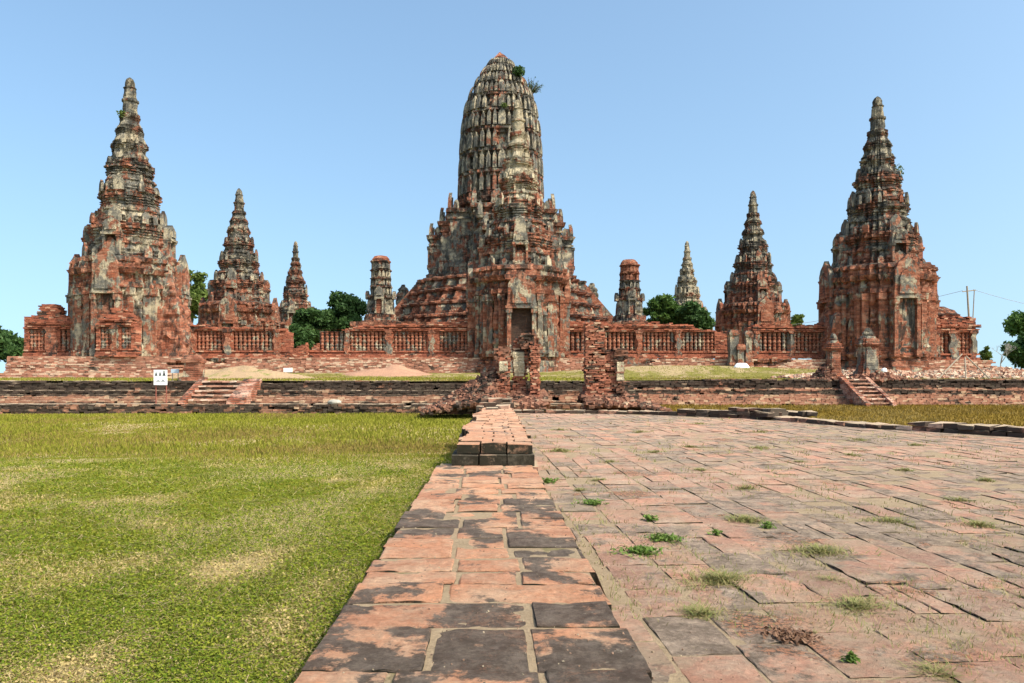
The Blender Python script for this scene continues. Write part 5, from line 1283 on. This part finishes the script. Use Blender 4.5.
def tuft(name, label, px, py, wpx, kind, n, group=None):
    n = int(n*1.4); wpx *= 1.35; Y = .78*F/(py-HY); x = hx(px, Y); r = wpx/2/F*Y; V = []; Fq = []; T = []
    for k in range(n):
        an = random.uniform(0,6.283); q = min(1, abs(random.gauss(0,.45)))*r*(1+.6*mn.noise(Vector((math.cos(an)*1.5, math.sin(an)*1.5, px)))); bx, by = q*math.cos(an), q*math.sin(an)*.9
        if kind == 'grass':
            h = random.uniform(.006,.05)*min(1.2, .4+r*2)*(1-.5*min(1,q/r)); an2 = random.uniform(0,6.28); le = random.uniform(.02,.08); w_ = .0009+.0004*Y
            c, s = math.cos(an2+1.57)*w_, math.sin(an2+1.57)*w_; dx, dy = math.cos(an2)*le, math.sin(an2)*le; b = len(V)
            V += [(bx-c,by-s,0),(bx+c,by+s,0),(bx+dx*.5+c*.7,by+dy*.5+s*.7,h*.7),(bx+dx*.5-c*.7,by+dy*.5-s*.7,h*.7),(bx+dx,by+dy,h)]; Fq += [(b,b+1,b+2,b+3),(b+3,b+2,b+4,b+4)]; T += [random.random()]*5
        else:
            h = random.uniform(.004,.028)*(.5 if kind == 'dead' else 1); s_ = random.uniform(.005,.011)*(1+Y*.12); an2 = random.uniform(0,6.28); b = len(V); c, s = math.cos(an2), math.sin(an2)
            V += [(bx-c*s_,by-s*s_,h-.004),(bx+s*s_*.5,by-c*s_*.5,h+random.uniform(-.004,.006)),(bx+c*s_,by+s*s_,h+random.uniform(0,.012)),(bx-s*s_*.5,by+c*s_*.5,h)]; Fq += [(b,b+1,b+2,b+3)]; T += [random.random()]*4
    me = bpy.data.meshes.new(name); me.from_pydata(V, [], [tuple(dict.fromkeys(f)) for f in Fq]); a_ = me.color_attributes.new('tint','FLOAT_COLOR','POINT'); T = np.array(T); cc = np.ones((len(V),4),dtype=np.float32); cc[:,0] = T; cc[:,1] = np.random.rand(len(V)); a_.data.foreach_set('color', cc.ravel())
    mt = {'grass':'leaf_olive','weed':'leaf_weed','dead':'leaf_brown'}[kind]
    o = link(name, me, M[mt], None, loc=(x, Y, PVZ-.006)); return tag(o, label, 'weed', group)
WG = 'weeds growing in the paving joints'
random.seed(77)
tuft('weed', 'bright green creeping weed by the path edge, nearest to the raised brick wall', 548, 482, 22, 'weed', 160, WG)
tuft('grass_tuft', 'dry reddish grass tuft beside the near end of the raised brick wall', 560, 451, 34, 'grass', 220, WG)
tuft('weed', 'bright green leafy weed sprawling over the paving right of the dark crack', 640, 553, 44, 'weed', 330, WG)
tuft('weed', 'bright green leafy weed just behind the sprawling one', 664, 540, 32, 'weed', 240, WG)
tuft('weed', 'small bright green weed in a joint above the sprawling weeds', 650, 520, 12, 'weed', 90, WG)
tuft('weed', 'flat green weed in a joint left of centre on the paving', 592, 504, 24, 'weed', 110, WG)
tuft('grass_tuft', 'wide olive grass tuft in the near middle of the paving', 722, 580, 74, 'grass', 700, WG)
tuft('grass_tuft', 'olive grass tuft with green leaves behind the wide near one', 745, 520, 44, 'grass', 420, WG)
tuft('weed', 'green weed at the right end of the middle grass tuft', 768, 527, 12, 'weed', 80, WG)
tuft('grass_tuft', 'long pale olive grass tuft right of the middle tuft', 820, 552, 70, 'grass', 520, WG)
tuft('grass_tuft', 'green grass tuft in the middle right of the paving', 890, 522, 44, 'grass', 330, WG)
tuft('grass_tuft', 'green grass tuft near the right edge of the picture', 978, 525, 38, 'grass', 280, WG)
tuft('grass_tuft', 'thin dry grass tuft in the near paving left of the brown dead plant', 700, 612, 40, 'grass', 260, WG)
tuft('dead_plant', 'dark brown dried plant lying flat on the near paving', 794, 637, 44, 'dead', 420, WG)
tuft('grass_tuft', 'thin grass in the joint right of the long tuft', 856, 605, 56, 'grass', 260, WG)
tuft('weed', 'small green sprig in the open joint at the bottom edge', 852, 662, 14, 'weed', 50, WG)
tuft('grass_tuft', 'sparse grass at the bottom right corner of the paving', 935, 673, 48, 'grass', 160, WG)
tuft('weed', 'small green weed far back on the paving right of the grass tuft', 716, 535, 10, 'weed', 50, WG)
for (px, py, wd_) in ((610,462,22),(655,452,24),(700,470,18),(760,448,30),(745,488,34),(690,447,24),(800,462,16),(850,455,20),(905,470,22),(860,440,26),(760,432,26),(640,432,20),(700,424,22),(600,480,16),(580,490,10),(960,500,26),(915,445,18),(985,480,20),(560,430,20),(830,580,18)):
    tuft('grass_tuft', 'sparse low tuft of dry grass in a joint on the far half of the paving', px, py, wd_, 'grass', 110, 'small far tufts on the paving')
